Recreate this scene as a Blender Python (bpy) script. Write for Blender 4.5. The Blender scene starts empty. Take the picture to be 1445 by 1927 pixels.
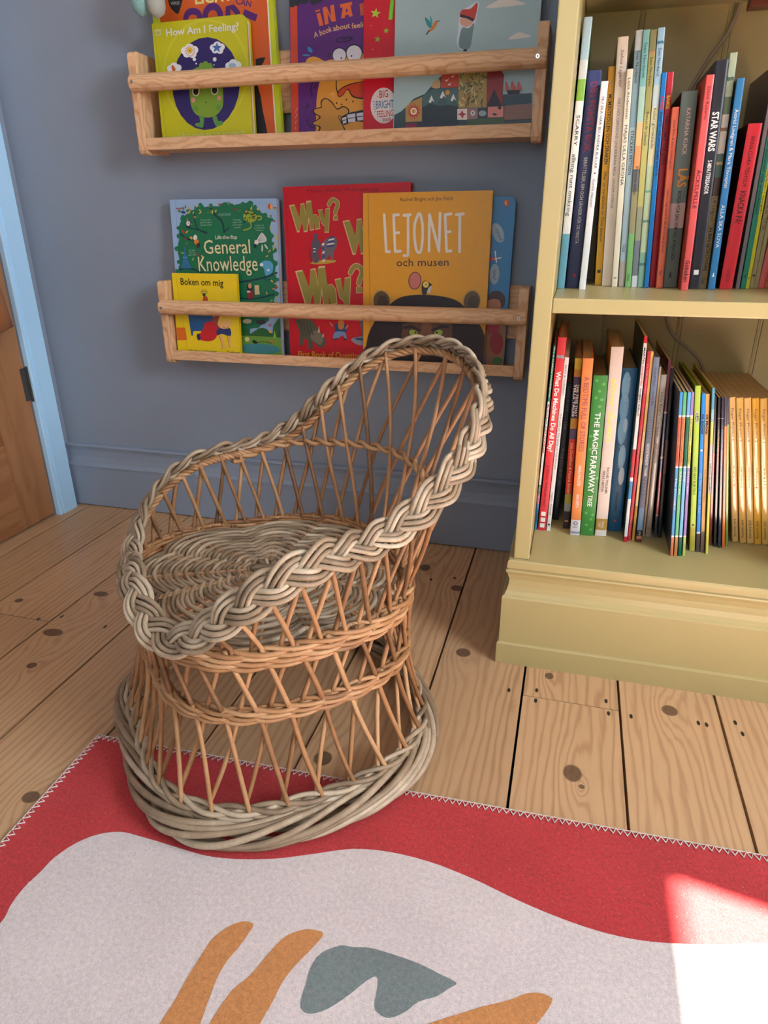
import bpy, bmesh, math, random
import numpy as np
from mathutils import Vector, Matrix
from mathutils.geometry import tessellate_polygon

random.seed(7)
SC = bpy.context.scene
COL = SC.collection
PI = math.pi

# ------------------------------------------------------------------ camera
CAM_H = 0.74
FOC = 1266.2827            # focal length in pixels of the 1445 x 1927 frame
CR = np.array([[0.96492, 0.26251, -0.00455],
               [0.10004, -0.38364, -0.91805],
               [-0.24274, 0.88539, -0.39644]])   # camera right / down / forward
cam_data = bpy.data.cameras.new('camera')
cam_data.sensor_fit = 'HORIZONTAL'
cam_data.sensor_width = 36.0
cam_data.lens = FOC / 1445.0 * 36.0
cam_data.clip_start = 0.02
camera = bpy.data.objects.new('camera', cam_data)
COL.objects.link(camera)
camera.matrix_world = Matrix(((CR[0][0], -CR[1][0], -CR[2][0], 0),
                              (CR[0][1], -CR[1][1], -CR[2][1], 0),
                              (CR[0][2], -CR[1][2], -CR[2][2], CAM_H),
                              (0, 0, 0, 1)))
SC.camera = camera

# ------------------------------------------------------------------ light
world = bpy.data.worlds.new('world')
SC.world = world
world.use_nodes = True
bg = world.node_tree.nodes['Background']
bg.inputs[0].default_value = (0.62, 0.80, 1.0, 1)
bg.inputs[1].default_value = 0.6

SUN_EL = math.radians(54)
sun_dir = Vector((-0.987 * math.cos(SUN_EL), 0.160 * math.cos(SUN_EL), -math.sin(SUN_EL)))
sl = bpy.data.lights.new('sun', 'SUN')
sl.energy = 32.0
sl.color = (1.0, 0.90, 0.76)
sl.angle = math.radians(0.7)
sun = bpy.data.objects.new('sun', sl)
sun.rotation_euler = sun_dir.to_track_quat('-Z', 'Y').to_euler()
sun.location = (3, -1, 4)
COL.objects.link(sun)

WIN_Y0, WIN_Y1, WIN_Z0, WIN_Z1, WALL_X = -0.42, 0.415, 0.72, 2.136, 1.6
al = bpy.data.lights.new('window_daylight', 'AREA')
al.shape = 'RECTANGLE'
al.size = WIN_Y1 - WIN_Y0 - 0.04
al.size_y = WIN_Z1 - WIN_Z0 - 0.04
al.energy = 42.0
al.color = (0.80, 0.90, 1.0)
alo = bpy.data.objects.new('window_daylight', al)
alo.location = (WALL_X + 0.03, (WIN_Y0 + WIN_Y1) / 2, (WIN_Z0 + WIN_Z1) / 2)
alo.rotation_euler = Vector((-1, 0, 0)).to_track_quat('-Z', 'Z').to_euler()
COL.objects.link(alo)

fl_ = bpy.data.lights.new('front_fill_light', 'AREA')  # added fill lamp behind the viewer, lifts the dim left side of the room
fl_.shape = 'RECTANGLE'
fl_.size, fl_.size_y = 1.0, 1.2
fl_.energy = 4.0
fl_.color = (0.84, 0.92, 1.0)
flo = bpy.data.objects.new('front_fill_light', fl_)
flo.location = (-0.35, -2.27, 1.45)
flo.rotation_euler = Vector((0, 1, 0)).to_track_quat('-Z', 'Z').to_euler()
COL.objects.link(flo)

SC.view_settings.view_transform = 'Standard'
SC.view_settings.look = 'None'
SC.view_settings.exposure = 1.22
SC.view_settings.gamma = 1.0
SC.view_settings.use_curve_mapping = False

# ------------------------------------------------------------------ helpers
def lin(c):
    r = []
    for v in c[:3]:
        v = v / 255.0
        r.append(v / 12.92 if v <= 0.04045 else ((v + 0.055) / 1.055) ** 2.4)
    return (r[0], r[1], r[2], 1.0)

MATS = {}
def mat_nodes(name, rough=0.5, spec=0.5):
    m = bpy.data.materials.new(name)
    m.use_nodes = True
    nt = m.node_tree
    b = nt.nodes['Principled BSDF']
    b.inputs['Roughness'].default_value = rough
    b.inputs['Specular IOR Level'].default_value = spec
    return m, nt, b

def node(nt, kind, **kw):
    n = nt.nodes.new(kind)
    for k, v in kw.items():
        setattr(n, k, v)
    return n

def math_n(nt, op, a, b=None, clamp=False):
    n = nt.nodes.new('ShaderNodeMath')
    n.operation = op
    n.use_clamp = clamp
    for i, v in enumerate((a, b)):
        if v is None:
            continue
        if isinstance(v, (int, float)):
            n.inputs[i].default_value = v
        else:
            nt.links.new(v, n.inputs[i])
    return n.outputs[0]

def mix_n(nt, fac, a, b, blend='MIX'):
    n = nt.nodes.new('ShaderNodeMix')
    n.data_type = 'RGBA'
    n.blend_type = blend
    for s, v in ((n.inputs[0], fac), (n.inputs[6], a), (n.inputs[7], b)):
        if isinstance(v, (int, float)):
            s.default_value = v
        elif isinstance(v, tuple):
            s.default_value = v
        else:
            nt.links.new(v, s)
    return n.outputs[2]

def noise_n(nt, vec, scale, detail=2.0, rough=0.5, dist=0.0):
    n = nt.nodes.new('ShaderNodeTexNoise')
    n.inputs['Scale'].default_value = scale
    n.inputs['Detail'].default_value = detail
    n.inputs['Roughness'].default_value = rough
    n.inputs['Distortion'].default_value = dist
    if vec is not None:
        nt.links.new(vec, n.inputs['Vector'])
    return n.outputs[0]

def ramp_n(nt, fac, stops):
    n = nt.nodes.new('ShaderNodeValToRGB')
    e = n.color_ramp.elements
    while len(e) < len(stops):
        e.new(0.5)
    for i, (p, c) in enumerate(stops):
        e[i].position = p
        e[i].color = c
    nt.links.new(fac, n.inputs[0])
    return n.outputs[0]

def bump_n(nt, b, height, strength, dist=0.001):
    n = nt.nodes.new('ShaderNodeBump')
    n.inputs['Strength'].default_value = strength
    n.inputs['Distance'].default_value = dist
    nt.links.new(height, n.inputs['Height'])
    nt.links.new(n.outputs[0], b.inputs['Normal'])

def pmat(c, rough=0.38, name='print'):
    """plain printed card / paint of one colour, with a faint paper mottling"""
    key = (name, tuple(c), rough)
    if key in MATS:
        return MATS[key]
    m, nt, b = mat_nodes('%s_%02x%02x%02x' % (name, int(c[0]), int(c[1]), int(c[2])), rough, 0.4 if rough > 0.22 else 0.95)
    tc = node(nt, 'ShaderNodeTexCoord')
    f = noise_n(nt, tc.outputs['Object'], 60, 3)
    base = lin(c)
    dark = tuple(v * 0.90 for v in base[:3]) + (1,)
    nt.links.new(mix_n(nt, f, dark, base), b.inputs['Base Color'])
    MATS[key] = m
    return m

def paint_mat(name, c, rough=0.55, bump=0.15, scale=90, var=0.06):
    m, nt, b = mat_nodes(name, rough, 0.35)
    tc = node(nt, 'ShaderNodeTexCoord')
    f = noise_n(nt, tc.outputs['Object'], 5, 4)
    base = lin(c)
    dark = tuple(v * (1 - 2 * var) for v in base[:3]) + (1,)
    nt.links.new(mix_n(nt, f, dark, base), b.inputs['Base Color'])
    bump_n(nt, b, noise_n(nt, tc.outputs['Object'], scale, 3), bump, 0.002)
    return m

def wood_mat(name, light, dark, rough=0.5, freq=260.0, knots=(), nails=(), stripe=None, amp=4.0, fine=0.25, kscale=1.0, vs=0.11, gpow=2.2):
    """softwood: UV = metres across / along the board"""
    m, nt, b = mat_nodes(name, rough, 0.35)
    uv = node(nt, 'ShaderNodeUVMap')
    mp = node(nt, 'ShaderNodeMapping')
    mp.inputs['Scale'].default_value = (1, vs, 1)
    nt.links.new(uv.outputs[0], mp.inputs['Vector'])
    big = noise_n(nt, mp.outputs[0], 9, 1.5, 0.4)
    sep = node(nt, 'ShaderNodeSeparateXYZ')
    nt.links.new(uv.outputs[0], sep.inputs[0])
    phase = math_n(nt, 'ADD', math_n(nt, 'MULTIPLY', sep.outputs[0], freq * 0.35), math_n(nt, 'MULTIPLY', big, amp * 6.0))
    wob = noise_n(nt, mp.outputs[0], 55, 2, 0.5)
    phase = math_n(nt, 'ADD', phase, math_n(nt, 'MULTIPLY', wob, amp * 2.2))
    tc = node(nt, 'ShaderNodeTexCoord')
    so = node(nt, 'ShaderNodeSeparateXYZ')
    nt.links.new(tc.outputs['Object'], so.inputs[0])
    kmask = None
    for (kx, ky, ka, kb) in knots:
        def gauss(sx, sy):
            dx = math_n(nt, 'DIVIDE', math_n(nt, 'SUBTRACT', so.outputs[0], kx), sx)
            dy = math_n(nt, 'DIVIDE', math_n(nt, 'SUBTRACT', so.outputs[1], ky), sy)
            return math_n(nt, 'ADD', math_n(nt, 'MULTIPLY', dx, dx), math_n(nt, 'MULTIPLY', dy, dy))
        r2 = gauss(ka * 2.2, kb * 4.6)
        phase = math_n(nt, 'ADD', phase, math_n(nt, 'MULTIPLY', math_n(nt, 'POWER', 2.718, math_n(nt, 'MULTIPLY', r2, -1.0)), 13.0 * kscale))
        rk = math_n(nt, 'SQRT', gauss(ka, kb))
        mk = math_n(nt, 'MULTIPLY', math_n(nt, 'SUBTRACT', 1.15, rk), 5.0, True)
        kmask = mk if kmask is None else math_n(nt, 'MAXIMUM', kmask, mk)
    nmask = None
    for (kx, ky) in nails:
        dx = math_n(nt, 'DIVIDE', math_n(nt, 'SUBTRACT', so.outputs[0], kx), 0.0026)
        dy = math_n(nt, 'DIVIDE', math_n(nt, 'SUBTRACT', so.outputs[1], ky), 0.0055)
        rk = math_n(nt, 'SQRT', math_n(nt, 'ADD', math_n(nt, 'MULTIPLY', dx, dx), math_n(nt, 'MULTIPLY', dy, dy)))
        mk = math_n(nt, 'MULTIPLY', math_n(nt, 'SUBTRACT', 1.2, rk), 3.0, True)
        nmask = mk if nmask is None else math_n(nt, 'MAXIMUM', nmask, mk)
    s = math_n(nt, 'SINE', phase)
    g = math_n(nt, 'POWER', math_n(nt, 'ADD', math_n(nt, 'MULTIPLY', s, 0.5), 0.5), gpow)
    mp2 = node(nt, 'ShaderNodeMapping')
    mp2.inputs['Scale'].default_value = (1, 0.02, 1)
    nt.links.new(uv.outputs[0], mp2.inputs['Vector'])
    fib = noise_n(nt, mp2.outputs[0], 900, 2)
    patch = noise_n(nt, mp.outputs[0], 30, 2)
    vary = noise_n(nt, mp.outputs[0], 14, 2, 0.5)
    col = mix_n(nt, math_n(nt, 'MULTIPLY', g, math_n(nt, 'MULTIPLY', vary, 1.05)), lin(light), lin(dark))
    col = mix_n(nt, math_n(nt, 'MULTIPLY', fib, fine), col, lin(dark))
    col = mix_n(nt, math_n(nt, 'MULTIPLY', patch, 0.35), col, mix_n(nt, 0.5, lin(light), lin(dark)))
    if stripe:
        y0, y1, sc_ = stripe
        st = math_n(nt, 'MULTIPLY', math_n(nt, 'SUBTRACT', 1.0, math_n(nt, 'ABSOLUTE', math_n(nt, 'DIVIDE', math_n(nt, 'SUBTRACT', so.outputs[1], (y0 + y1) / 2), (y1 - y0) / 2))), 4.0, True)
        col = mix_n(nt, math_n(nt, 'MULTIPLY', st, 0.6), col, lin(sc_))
    if kmask is not None:
        kn = noise_n(nt, tc.outputs['Object'], 160, 3)
        kc = mix_n(nt, kn, (0.045, 0.02, 0.012, 1), (0.16, 0.085, 0.05, 1))
        col = mix_n(nt, math_n(nt, 'MULTIPLY', kmask, 0.85), col, kc)
    if nmask is not None:
        col = mix_n(nt, nmask, col, (0.02, 0.016, 0.015, 1))
    rb = node(nt, 'ShaderNodeAttribute')
    rb.attribute_name = 'tone'
    col = mix_n(nt, 1.0, col, mix_n(nt, rb.outputs['Fac'], (0.80, 0.78, 0.76, 1), (1.06, 1.04, 1.0, 1)), 'MULTIPLY')
    nt.links.new(col, b.inputs['Base Color'])
    bump_n(nt, b, math_n(nt, 'ADD', math_n(nt, 'MULTIPLY', g, 0.5), fib), 0.25, 0.0006)
    return m

def wicker_mat(name, c0, c1, c2):
    m, nt, b = mat_nodes(name, 0.48, 0.4)
    at = node(nt, 'ShaderNodeAttribute')
    at.attribute_name = 'tone'
    tc = node(nt, 'ShaderNodeTexCoord')
    n1 = noise_n(nt, tc.outputs['Object'], 38, 4, 0.6)
    n2 = noise_n(nt, tc.outputs['Object'], 420, 3, 0.6)
    f = math_n(nt, 'ADD', math_n(nt, 'MULTIPLY', at.outputs['Fac'], 0.55), math_n(nt, 'MULTIPLY', n1, 0.45))
    col = ramp_n(nt, f, [(0.22, lin(c0)), (0.5, lin(c1)), (0.8, lin(c2))])
    sp = math_n(nt, 'MULTIPLY', math_n(nt, 'SUBTRACT', n2, 0.60), 6.0, True)
    col = mix_n(nt, math_n(nt, 'MULTIPLY', sp, 0.55), col, (0.05, 0.03, 0.018, 1))
    nt.links.new(col, b.inputs['Base Color'])
    bump_n(nt, b, n2, 0.35, 0.0006)
    return m

class MB:
    """collects shapes and links them as one mesh object"""
    def __init__(self):
        self.v, self.f, self.mi, self.tone, self.uv = [], [], [], [], []
        self.mats = []
        self.n = 0
    def slot(self, m):
        if m not in self.mats:
            self.mats.append(m)
        return self.mats.index(m)
    def add(self, verts, faces, m, tone=0.5, uvs=None):
        k = self.slot(m)
        verts = np.asarray(verts, dtype=float)
        off = self.n
        self.v.append(verts)
        self.n += len(verts)
        for f in faces:
            self.f.append([i + off for i in f])
            self.mi.append(k)
        self.tone.append(np.full(len(verts), tone) if np.isscalar(tone) else np.asarray(tone))
        self.uv.append(np.zeros((len(verts), 2)) if uvs is None else np.asarray(uvs, dtype=float))
    def box(self, lo, hi, m, tone=0.5, along=None, uvo=None):
        x0, y0, z0 = lo
        x1, y1, z1 = hi
        o = (random.random() * 5, random.random() * 5) if uvo is None else uvo
        quads = [((x0, y0, z0), (x0, y1, z0), (x1, y1, z0), (x1, y0, z0)), ((x0, y0, z1), (x1, y0, z1), (x1, y1, z1), (x0, y1, z1)),
                 ((x0, y0, z0), (x1, y0, z0), (x1, y0, z1), (x0, y0, z1)), ((x1, y1, z0), (x0, y1, z0), (x0, y1, z1), (x1, y1, z1)),
                 ((x0, y1, z0), (x0, y0, z0), (x0, y0, z1), (x0, y1, z1)), ((x1, y0, z0), (x1, y1, z0), (x1, y1, z1), (x1, y0, z1))]
        ax = {'x': 0, 'y': 1, 'z': 2}[along] if along else int(np.argmax([x1 - x0, y1 - y0, z1 - z0]))
        oth = [i for i in range(3) if i != ax]
        for q in quads:
            uv = [(p[oth[0]] + p[oth[1]] * 0.9 + o[0], p[ax] + o[1]) for p in q]
            self.add(q, [(0, 1, 2, 3)], m, tone, uv)
    def tube(self, pts, r, m, sides=7, closed=False, tone=0.5, caps=True):
        P = np.asarray(pts, dtype=float)
        n = len(P)
        if closed:
            T = np.roll(P, -1, 0) - np.roll(P, 1, 0)
        else:
            T = np.gradient(P, axis=0)
        T /= np.linalg.norm(T, axis=1)[:, None] + 1e-12
        U = np.zeros_like(P)
        u = np.cross(T[0], (0.3, 0.2, 0.93))
        if np.linalg.norm(u) < 1e-3:
            u = np.cross(T[0], (1, 0, 0))
        for i in range(n):
            u = u - T[i] * np.dot(u, T[i])
            u /= np.linalg.norm(u) + 1e-12
            U[i] = u
        V = np.cross(T, U)
        a = np.arange(sides) * 2 * PI / sides
        rr = np.broadcast_to(np.asarray(r, dtype=float), (n,))[:, None, None]
        ring = P[:, None, :] + rr * (np.cos(a)[None, :, None] * U[:, None, :] + np.sin(a)[None, :, None] * V[:, None, :])
        faces = []
        rng = n if closed else n - 1
        for i in range(rng):
            j = (i + 1) % n
            for k in range(sides):
                l = (k + 1) % sides
                faces.append((i * sides + k, i * sides + l, j * sides + l, j * sides + k))
        if caps and not closed:
            faces.append(tuple(range(sides))[::-1])
            faces.append(tuple((n - 1) * sides + k for k in range(sides)))
        ln = np.concatenate([[0], np.cumsum(np.linalg.norm(np.diff(P, axis=0), axis=1))])
        uv = np.stack([np.tile(a * float(np.mean(r)), n), np.repeat(ln, sides)], 1)
        self.add(ring.reshape(-1, 3), faces, m, tone, uv)
    def build(self, name, parent=None, smooth=False, bevel=0.0, loc=None):
        me = bpy.data.meshes.new(name)
        V = np.concatenate(self.v)
        me.from_pydata(V.tolist(), [], self.f)
        for m in self.mats:
            me.materials.append(m)
        me.polygons.foreach_set('material_index', self.mi)
        if smooth:
            me.polygons.foreach_set('use_smooth', [True] * len(self.f))
        at = me.attributes.new('tone', 'FLOAT', 'POINT')
        at.data.foreach_set('value', np.concatenate(self.tone))
        U = np.concatenate(self.uv)
        ul = me.uv_layers.new(name='UVMap')
        li = np.zeros(len(me.loops), dtype=np.int32)
        me.loops.foreach_get('vertex_index', li)
        ul.data.foreach_set('uv', U[li].ravel())
        if bevel:
            bm = bmesh.new()
            bm.from_mesh(me)
            bmesh.ops.remove_doubles(bm, verts=bm.verts, dist=1e-5)
            bmesh.ops.recalc_face_normals(bm, faces=bm.faces)
            es = [e for e in bm.edges if len(e.link_faces) == 2 and e.calc_face_angle(0) > 0.5]
            bmesh.ops.bevel(bm, geom=es, offset=bevel, segments=2, profile=0.6, affect='EDGES')
            bm.to_mesh(me)
            bm.free()
        o = bpy.data.objects.new(name, me)
        COL.objects.link(o)
        if parent is not None:
            o.parent = parent
        if loc is not None:
            o.location = loc
        return o

def tag(o, label, cat, group=None, kind=None):
    o['label'] = label
    o['category'] = cat
    if group:
        o['group'] = group
    if kind:
        o['kind'] = kind
    return o

def thing(name, label, cat, loc=(0, 0, 0), group=None):
    o = bpy.data.objects.new(name, None)
    o.empty_display_size = 0.05
    COL.objects.link(o)
    o.location = loc
    return tag(o, label, cat, group)

def struct(o):
    o['kind'] = 'structure'
    return o

CAM = np.array([0.0, 0.0, CAM_H])
def ray(px, py):
    return CR.T @ np.array([(px - 722.5) / FOC, (py - 963.5) / FOC, 1.0])
def on_plane(px, py, p0, n):
    """the place on a real plane that was measured at photo point px, py"""
    d = ray(px, py)
    t = np.dot(np.asarray(p0) - CAM, n) / np.dot(d, n)
    return CAM + t * d
def on_z(px, py, z):
    return on_plane(px, py, (0, 0, z), np.array([0, 0, 1.0]))
def on_y(px, py, y):
    return on_plane(px, py, (0, y, 0), np.array([0, 1.0, 0]))

_TXT = {}
def text_mesh(s, bold=0.0):
    key = (s, bold)
    if key in _TXT:
        return _TXT[key]
    cu = bpy.data.curves.new('lettering', 'FONT')
    cu.body = s
    cu.resolution_u = 2
    cu.offset = bold
    ob = bpy.data.objects.new('lettering', cu)
    me = ob.to_mesh()
    V = np.zeros(len(me.vertices) * 3)
    me.vertices.foreach_get('co', V)
    V = V.reshape(-1, 3)[:, :2]
    F = [tuple(p.vertices) for p in me.polygons]
    ob.to_mesh_clear()
    bpy.data.objects.remove(ob)
    bpy.data.curves.remove(cu)
    if len(V):
        V = V - np.array([V[:, 0].min(), 0])
    _TXT[key] = (V, F)
    return _TXT[key]
CAP = float(text_mesh('H')[0][:, 1].max())

# ------------------------------------------------------------------ the setting
W_BACK = 1.505      # back wall face
M_WALL = paint_mat('blue_grey_wall_paint', (140, 152, 167), 0.6, 0.10, 120)
M_TRIM = paint_mat('blue_grey_trim_paint', (142, 155, 172), 0.45, 0.10, 60)
M_ARCH = paint_mat('pale_blue_gloss_paint', (182, 224, 254), 0.35, 0.10, 60)
M_WHITE = paint_mat('white_wall_paint', (226, 222, 214), 0.7)
M_GAP = paint_mat('dark_floor_void', (24, 20, 18), 0.9)

KN = [(0.065, 0.795, .0125, .016), (0.217, 0.977, .012, .0125), (0.022, 1.02, .007, .009), (-0.136, 1.051, .013, .013),
      (-0.297, 0.729, .013, .014), (-0.668, 0.553, .012, .01), (-0.187, 1.286, .013, .012), (-0.927, 0.911, .02, .012),
      (-0.889, 0.81, .009, .008), (-0.93, 1.064, .016, .01), (-1.083, 0.996, .008, .008), (-0.275, 1.362, .012, .015), (0.078, 0.772, .004, .004)]
NL = [(-.043, .962), (.003, .974), (.117, .975), (.155, .946), (.27, .956), (.258, .957), (.315, .973), (.321, .948), (.003, .946), (.120, .944),
      (-1.09, 1.40), (-1.07, 1.41), (-1.0, 1.37), (-.985, 1.385), (-.94, 1.33), (-.95, .965), (-.99, .945), (-.84, .955), (-.25, 1.31), (-.20, 1.33), (-.05, 1.31)]
M_FLOOR = wood_mat('waxed_pine_floorboard', (212, 175, 134), (158, 114, 80), 0.42, 1300, KN, NL, amp=4.6, kscale=1.0, vs=0.12, gpow=2.8)

def pine(name, light=(234, 196, 154), dark=(186, 128, 86), knots=(), **kw):
    return wood_mat(name, light, dark, 0.5, 1500, knots, amp=7, vs=0.45, **kw)

mb = MB()
xs = [-1.434, -1.277, -1.120, -0.961, -0.799, -0.642, -0.486, -0.331, -0.1755, -0.0205, 0.138, 0.2935, 0.450, 0.606, 0.762, 0.918, 1.074, 1.23, 1.386, 1.542, 1.7]
for i in range(len(xs) - 1):
    w = 0.0044 if xs[i] > -0.4 else 0.0052
    a, b_ = xs[i] + w / 2, xs[i + 1] - 0.0018
    ys = [-2.25, 1.6]
    if abs(xs[i] + 0.0205) < 1e-3:
        ys = [-2.25, 0.955, 1.6]
    elif abs(xs[i] + 1.12) < 1e-3:
        ys = [-2.25, 0.942, 1.6]
    elif i % 3 == 2:
        ys = [-2.25, -0.4 - 0.1 * (i % 4), 1.6]
    for k in range(len(ys) - 1):
        mb.box((a, ys[k] + 0.0012, -0.022), (b_, ys[k + 1] - 0.0012, 0.0), M_FLOOR, random.uniform(0.25, 0.95), 'y')
mb.box((-1.434, -2.25, -0.05), (1.7, 1.6, -0.024), M_GAP)
struct(mb.build('floor'))

def plain(name, lo, hi, m, bevel=0.0):
    q = MB()
    q.box(lo, hi, m)
    return struct(q.build(name, bevel=bevel))

plain('wall_back', (-1.44, W_BACK, 0.0), (1.72, W_BACK + 0.1, 2.45), M_WALL)
q = MB()                                    # left wall with the doorway
q.box((-1.425, -2.25, 0), (-1.325, 0.60, 2.45), M_WALL)
q.box((-1.425, 1.408, 0), (-1.325, W_BACK, 2.45), M_WALL)
q.box((-1.425, 0.60, 2.0), (-1.325, 1.408, 2.45), M_WALL)
struct(q.build('wall_left'))
q = MB()                                    # right wall with the window opening
q.box((WALL_X, -2.25, 0), (WALL_X + 0.12, WIN_Y0, 2.45), M_WHITE)
q.box((WALL_X, WIN_Y1, 0), (WALL_X + 0.12, W_BACK, 2.45), M_WHITE)
q.box((WALL_X, WIN_Y0, 0), (WALL_X + 0.12, WIN_Y1, WIN_Z0), M_WHITE)
q.box((WALL_X, WIN_Y0, WIN_Z1), (WALL_X + 0.12, WIN_Y1, 2.45), M_WHITE)
struct(q.build('wall_right'))
q = MB()                                    # front wall behind the viewer, with an opening added for the fill lamp
q.box((-1.44, -2.35, 0), (-0.88, -2.25, 2.45), M_WHITE)
q.box((0.18, -2.35, 0), (1.72, -2.25, 2.45), M_WHITE)
q.box((-0.88, -2.35, 0), (0.18, -2.25, 0.82), M_WHITE)
q.box((-0.88, -2.35, 2.08), (0.18, -2.25, 2.45), M_WHITE)
struct(q.build('wall_front'))
plain('ceiling', (-1.44, -2.35, 2.45), (1.72, 1.6, 2.52), M_WHITE)
q = MB()
for (y0, y1, z0, z1) in ((WIN_Y0, WIN_Y1, WIN_Z0 - 0.02, WIN_Z0 + 0.015), ((WIN_Y0 + WIN_Y1) / 2 - 0.018, (WIN_Y0 + WIN_Y1) / 2 + 0.018, WIN_Z0, WIN_Z1)):
    q.box((WALL_X + 0.06, y0, z0), (WALL_X + 0.11, y1, z1), M_WHITE)
struct(q.build('window_1'))

# skirting along the back wall: flat face, bead, cove, bead
def sweep(mb_, prof, p0, p1, outv, m):
    """extrude a (depth, height) profile from p0 to p1, depth measured along outv"""
    p0, p1, outv = (np.asarray(v, dtype=float) for v in (p0, p1, outv))
    V = []
    for p in (p0, p1):
        for (d, z) in prof:
            V.append(p + outv * d + np.array([0, 0, z]))
    n = len(prof)
    F = [(i, i + 1, n + i + 1, n + i) for i in range(n - 1)]
    F += [tuple(range(n))[::-1], tuple(range(n, 2 * n))]
    mb_.add(V, F, m)
prof = [(0.0, 0.003), (0.016, 0.003), (0.016, 0.117), (0.0185, 0.118), (0.0185, 0.121), (0.0155, 0.1225), (0.011, 0.13), (0.0085, 0.145), (0.009, 0.163),
        (0.0115, 0.172), (0.0135, 0.1745), (0.0135, 0.178), (0.010, 0.181), (0.0, 0.182)]
q = MB()
sweep(q, prof, (-1.325, W_BACK, 0), (1.6, W_BACK, 0), (0, -1, 0), M_TRIM)
struct(q.build('baseboard_back'))

# door surround and the panelled door
q = MB()
aprof = [(1.408, 0.012), (1.4105, 0.015), (1.416, 0.015), (1.418, 0.0125), (1.420, 0.0125), (1.4215, 0.017), (1.472, 0.017), (1.475, 0.013), (1.476, 0.0)]
V = []
for z in (0.0, 2.06):
    V.append((-1.325, 1.408, z))
    for (y, d) in aprof:
        V.append((-1.325 + d, y, z))
n = len(aprof) + 1
q.add(V, [(i, i + 1, n + i + 1, n + i) for i in range(n - 1)] + [tuple(range(n))[::-1], tuple(range(n, 2 * n))], M_ARCH)
q.box((-1.325, 0.52, 0.0), (-1.308, 0.60, 2.06), M_ARCH)
q.box((-1.325, 0.60, 2.0), (-1.308, 1.408, 2.06), M_ARCH)
struct(q.build('trim_1'))

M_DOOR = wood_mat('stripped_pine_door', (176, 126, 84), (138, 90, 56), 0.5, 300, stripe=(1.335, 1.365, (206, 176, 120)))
M_STEEL = paint_mat('dark_steel', (70, 68, 66), 0.4)
door = bpy.data.objects.new('door_1', None)
COL.objects.link(door)
door.location = (-1.34, 1.0, 0)
struct(door)
DX0, DX1 = -1.362 + 1.34, -1.3265 + 1.34
q = MB()
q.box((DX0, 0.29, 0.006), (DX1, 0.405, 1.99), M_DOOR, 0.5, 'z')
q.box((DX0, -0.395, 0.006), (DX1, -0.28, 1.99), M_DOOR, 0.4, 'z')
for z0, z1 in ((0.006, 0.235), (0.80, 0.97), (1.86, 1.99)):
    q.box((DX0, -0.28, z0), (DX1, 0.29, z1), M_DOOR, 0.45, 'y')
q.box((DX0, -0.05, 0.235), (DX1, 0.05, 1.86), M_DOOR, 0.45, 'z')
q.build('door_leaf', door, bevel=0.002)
for y0, y1 in ((-0.28, -0.05), (0.05, 0.29)):
    for z0, z1 in ((0.235, 0.80), (0.97, 1.86)):
        q = MB()
        q.box((DX0 + 0.008, y0, z0), (DX0 + 0.016, y1, z1), M_DOOR, 0.3, 'z')
        t_ = 0.014
        for (a0, a1, b0, b1) in ((y0, y0 + t_, z0, z1), (y1 - t_, y1, z0, z1), (y0, y1, z0, z0 + t_), (y0, y1, z1 - t_, z1)):
            q.box((DX0 + 0.016, a0, b0), (DX0 + 0.026, a1, b1), M_DOOR, 0.35)
        q.build('door_panel', door, bevel=0.003)
for z0 in (0.318, 1.68):
    q = MB()
    q.tube([(DX1 + 0.005, 0.412, z) for z in np.linspace(z0, z0 + 0.09, 7)], 0.006, M_STEEL, 10)
    q.box((DX1 - 0.001, 0.390, z0 + 0.004), (DX1 + 0.002, 0.412, z0 + 0.086), M_STEEL)
    q.build('hinge', door)
q = MB()
q.tube([(DX1, 0.22, 1.30), (DX1 + 0.03, 0.22, 1.29), (DX1 + 0.05, 0.22, 1.295), (DX1 + 0.055, 0.22, 1.32)], 0.006, M_STEEL, 8)
q.build('coat_hook', door)

# ------------------------------------------------------------------ the rug
def fabric_mat(name, c, var=0.26, bump=1.0):
    m, nt, b = mat_nodes(name, 0.9, 0.15)
    tc = node(nt, 'ShaderNodeTexCoord')
    n0 = noise_n(nt, tc.outputs['Object'], 9, 3)
    n1 = noise_n(nt, tc.outputs['Object'], 200, 5, 0.75)
    n2 = noise_n(nt, tc.outputs['Object'], 900, 2, 0.7)
    base = lin(c)
    lo = tuple(v * (1 - var) for v in base[:3]) + (1,)
    hi = tuple(min(1, v * (1 + var) + 0.006) for v in base[:3]) + (1,)
    f = math_n(nt, 'ADD', math_n(nt, 'MULTIPLY', n0, 0.14), math_n(nt, 'MULTIPLY', math_n(nt, 'ADD', n1, n2), 0.43))
    col = ramp_n(nt, f, [(0.41, lo), (0.59, hi)])
    fl = math_n(nt, 'MULTIPLY', math_n(nt, 'SUBTRACT', noise_n(nt, tc.outputs['Object'], 520, 1, 0.4), 0.73), 12.0, True)
    col = mix_n(nt, math_n(nt, 'MULTIPLY', fl, 0.5), col, (0.75, 0.66, 0.58, 1))
    nt.links.new(col, b.inputs['Base Color'])
    b.inputs['Sheen Weight'].default_value = 0.12
    b.inputs['Sheen Roughness'].default_value = 0.6
    bump_n(nt, b, math_n(nt, 'ADD', n1, n2), bump, 0.0016)
    return m
M_RED = fabric_mat('red_rug_pile', (202, 53, 56))
M_CREAM = fabric_mat('cream_rug_pile', (230, 215, 211), 0.17)
M_OCHRE = fabric_mat('ochre_rug_pile', (214, 144, 84), 0.2)
M_GREY = fabric_mat('grey_green_rug_pile', (128, 138, 136), 0.2)
M_THREAD = paint_mat('white_edging_thread', (232, 224, 214), 0.8)

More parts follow.
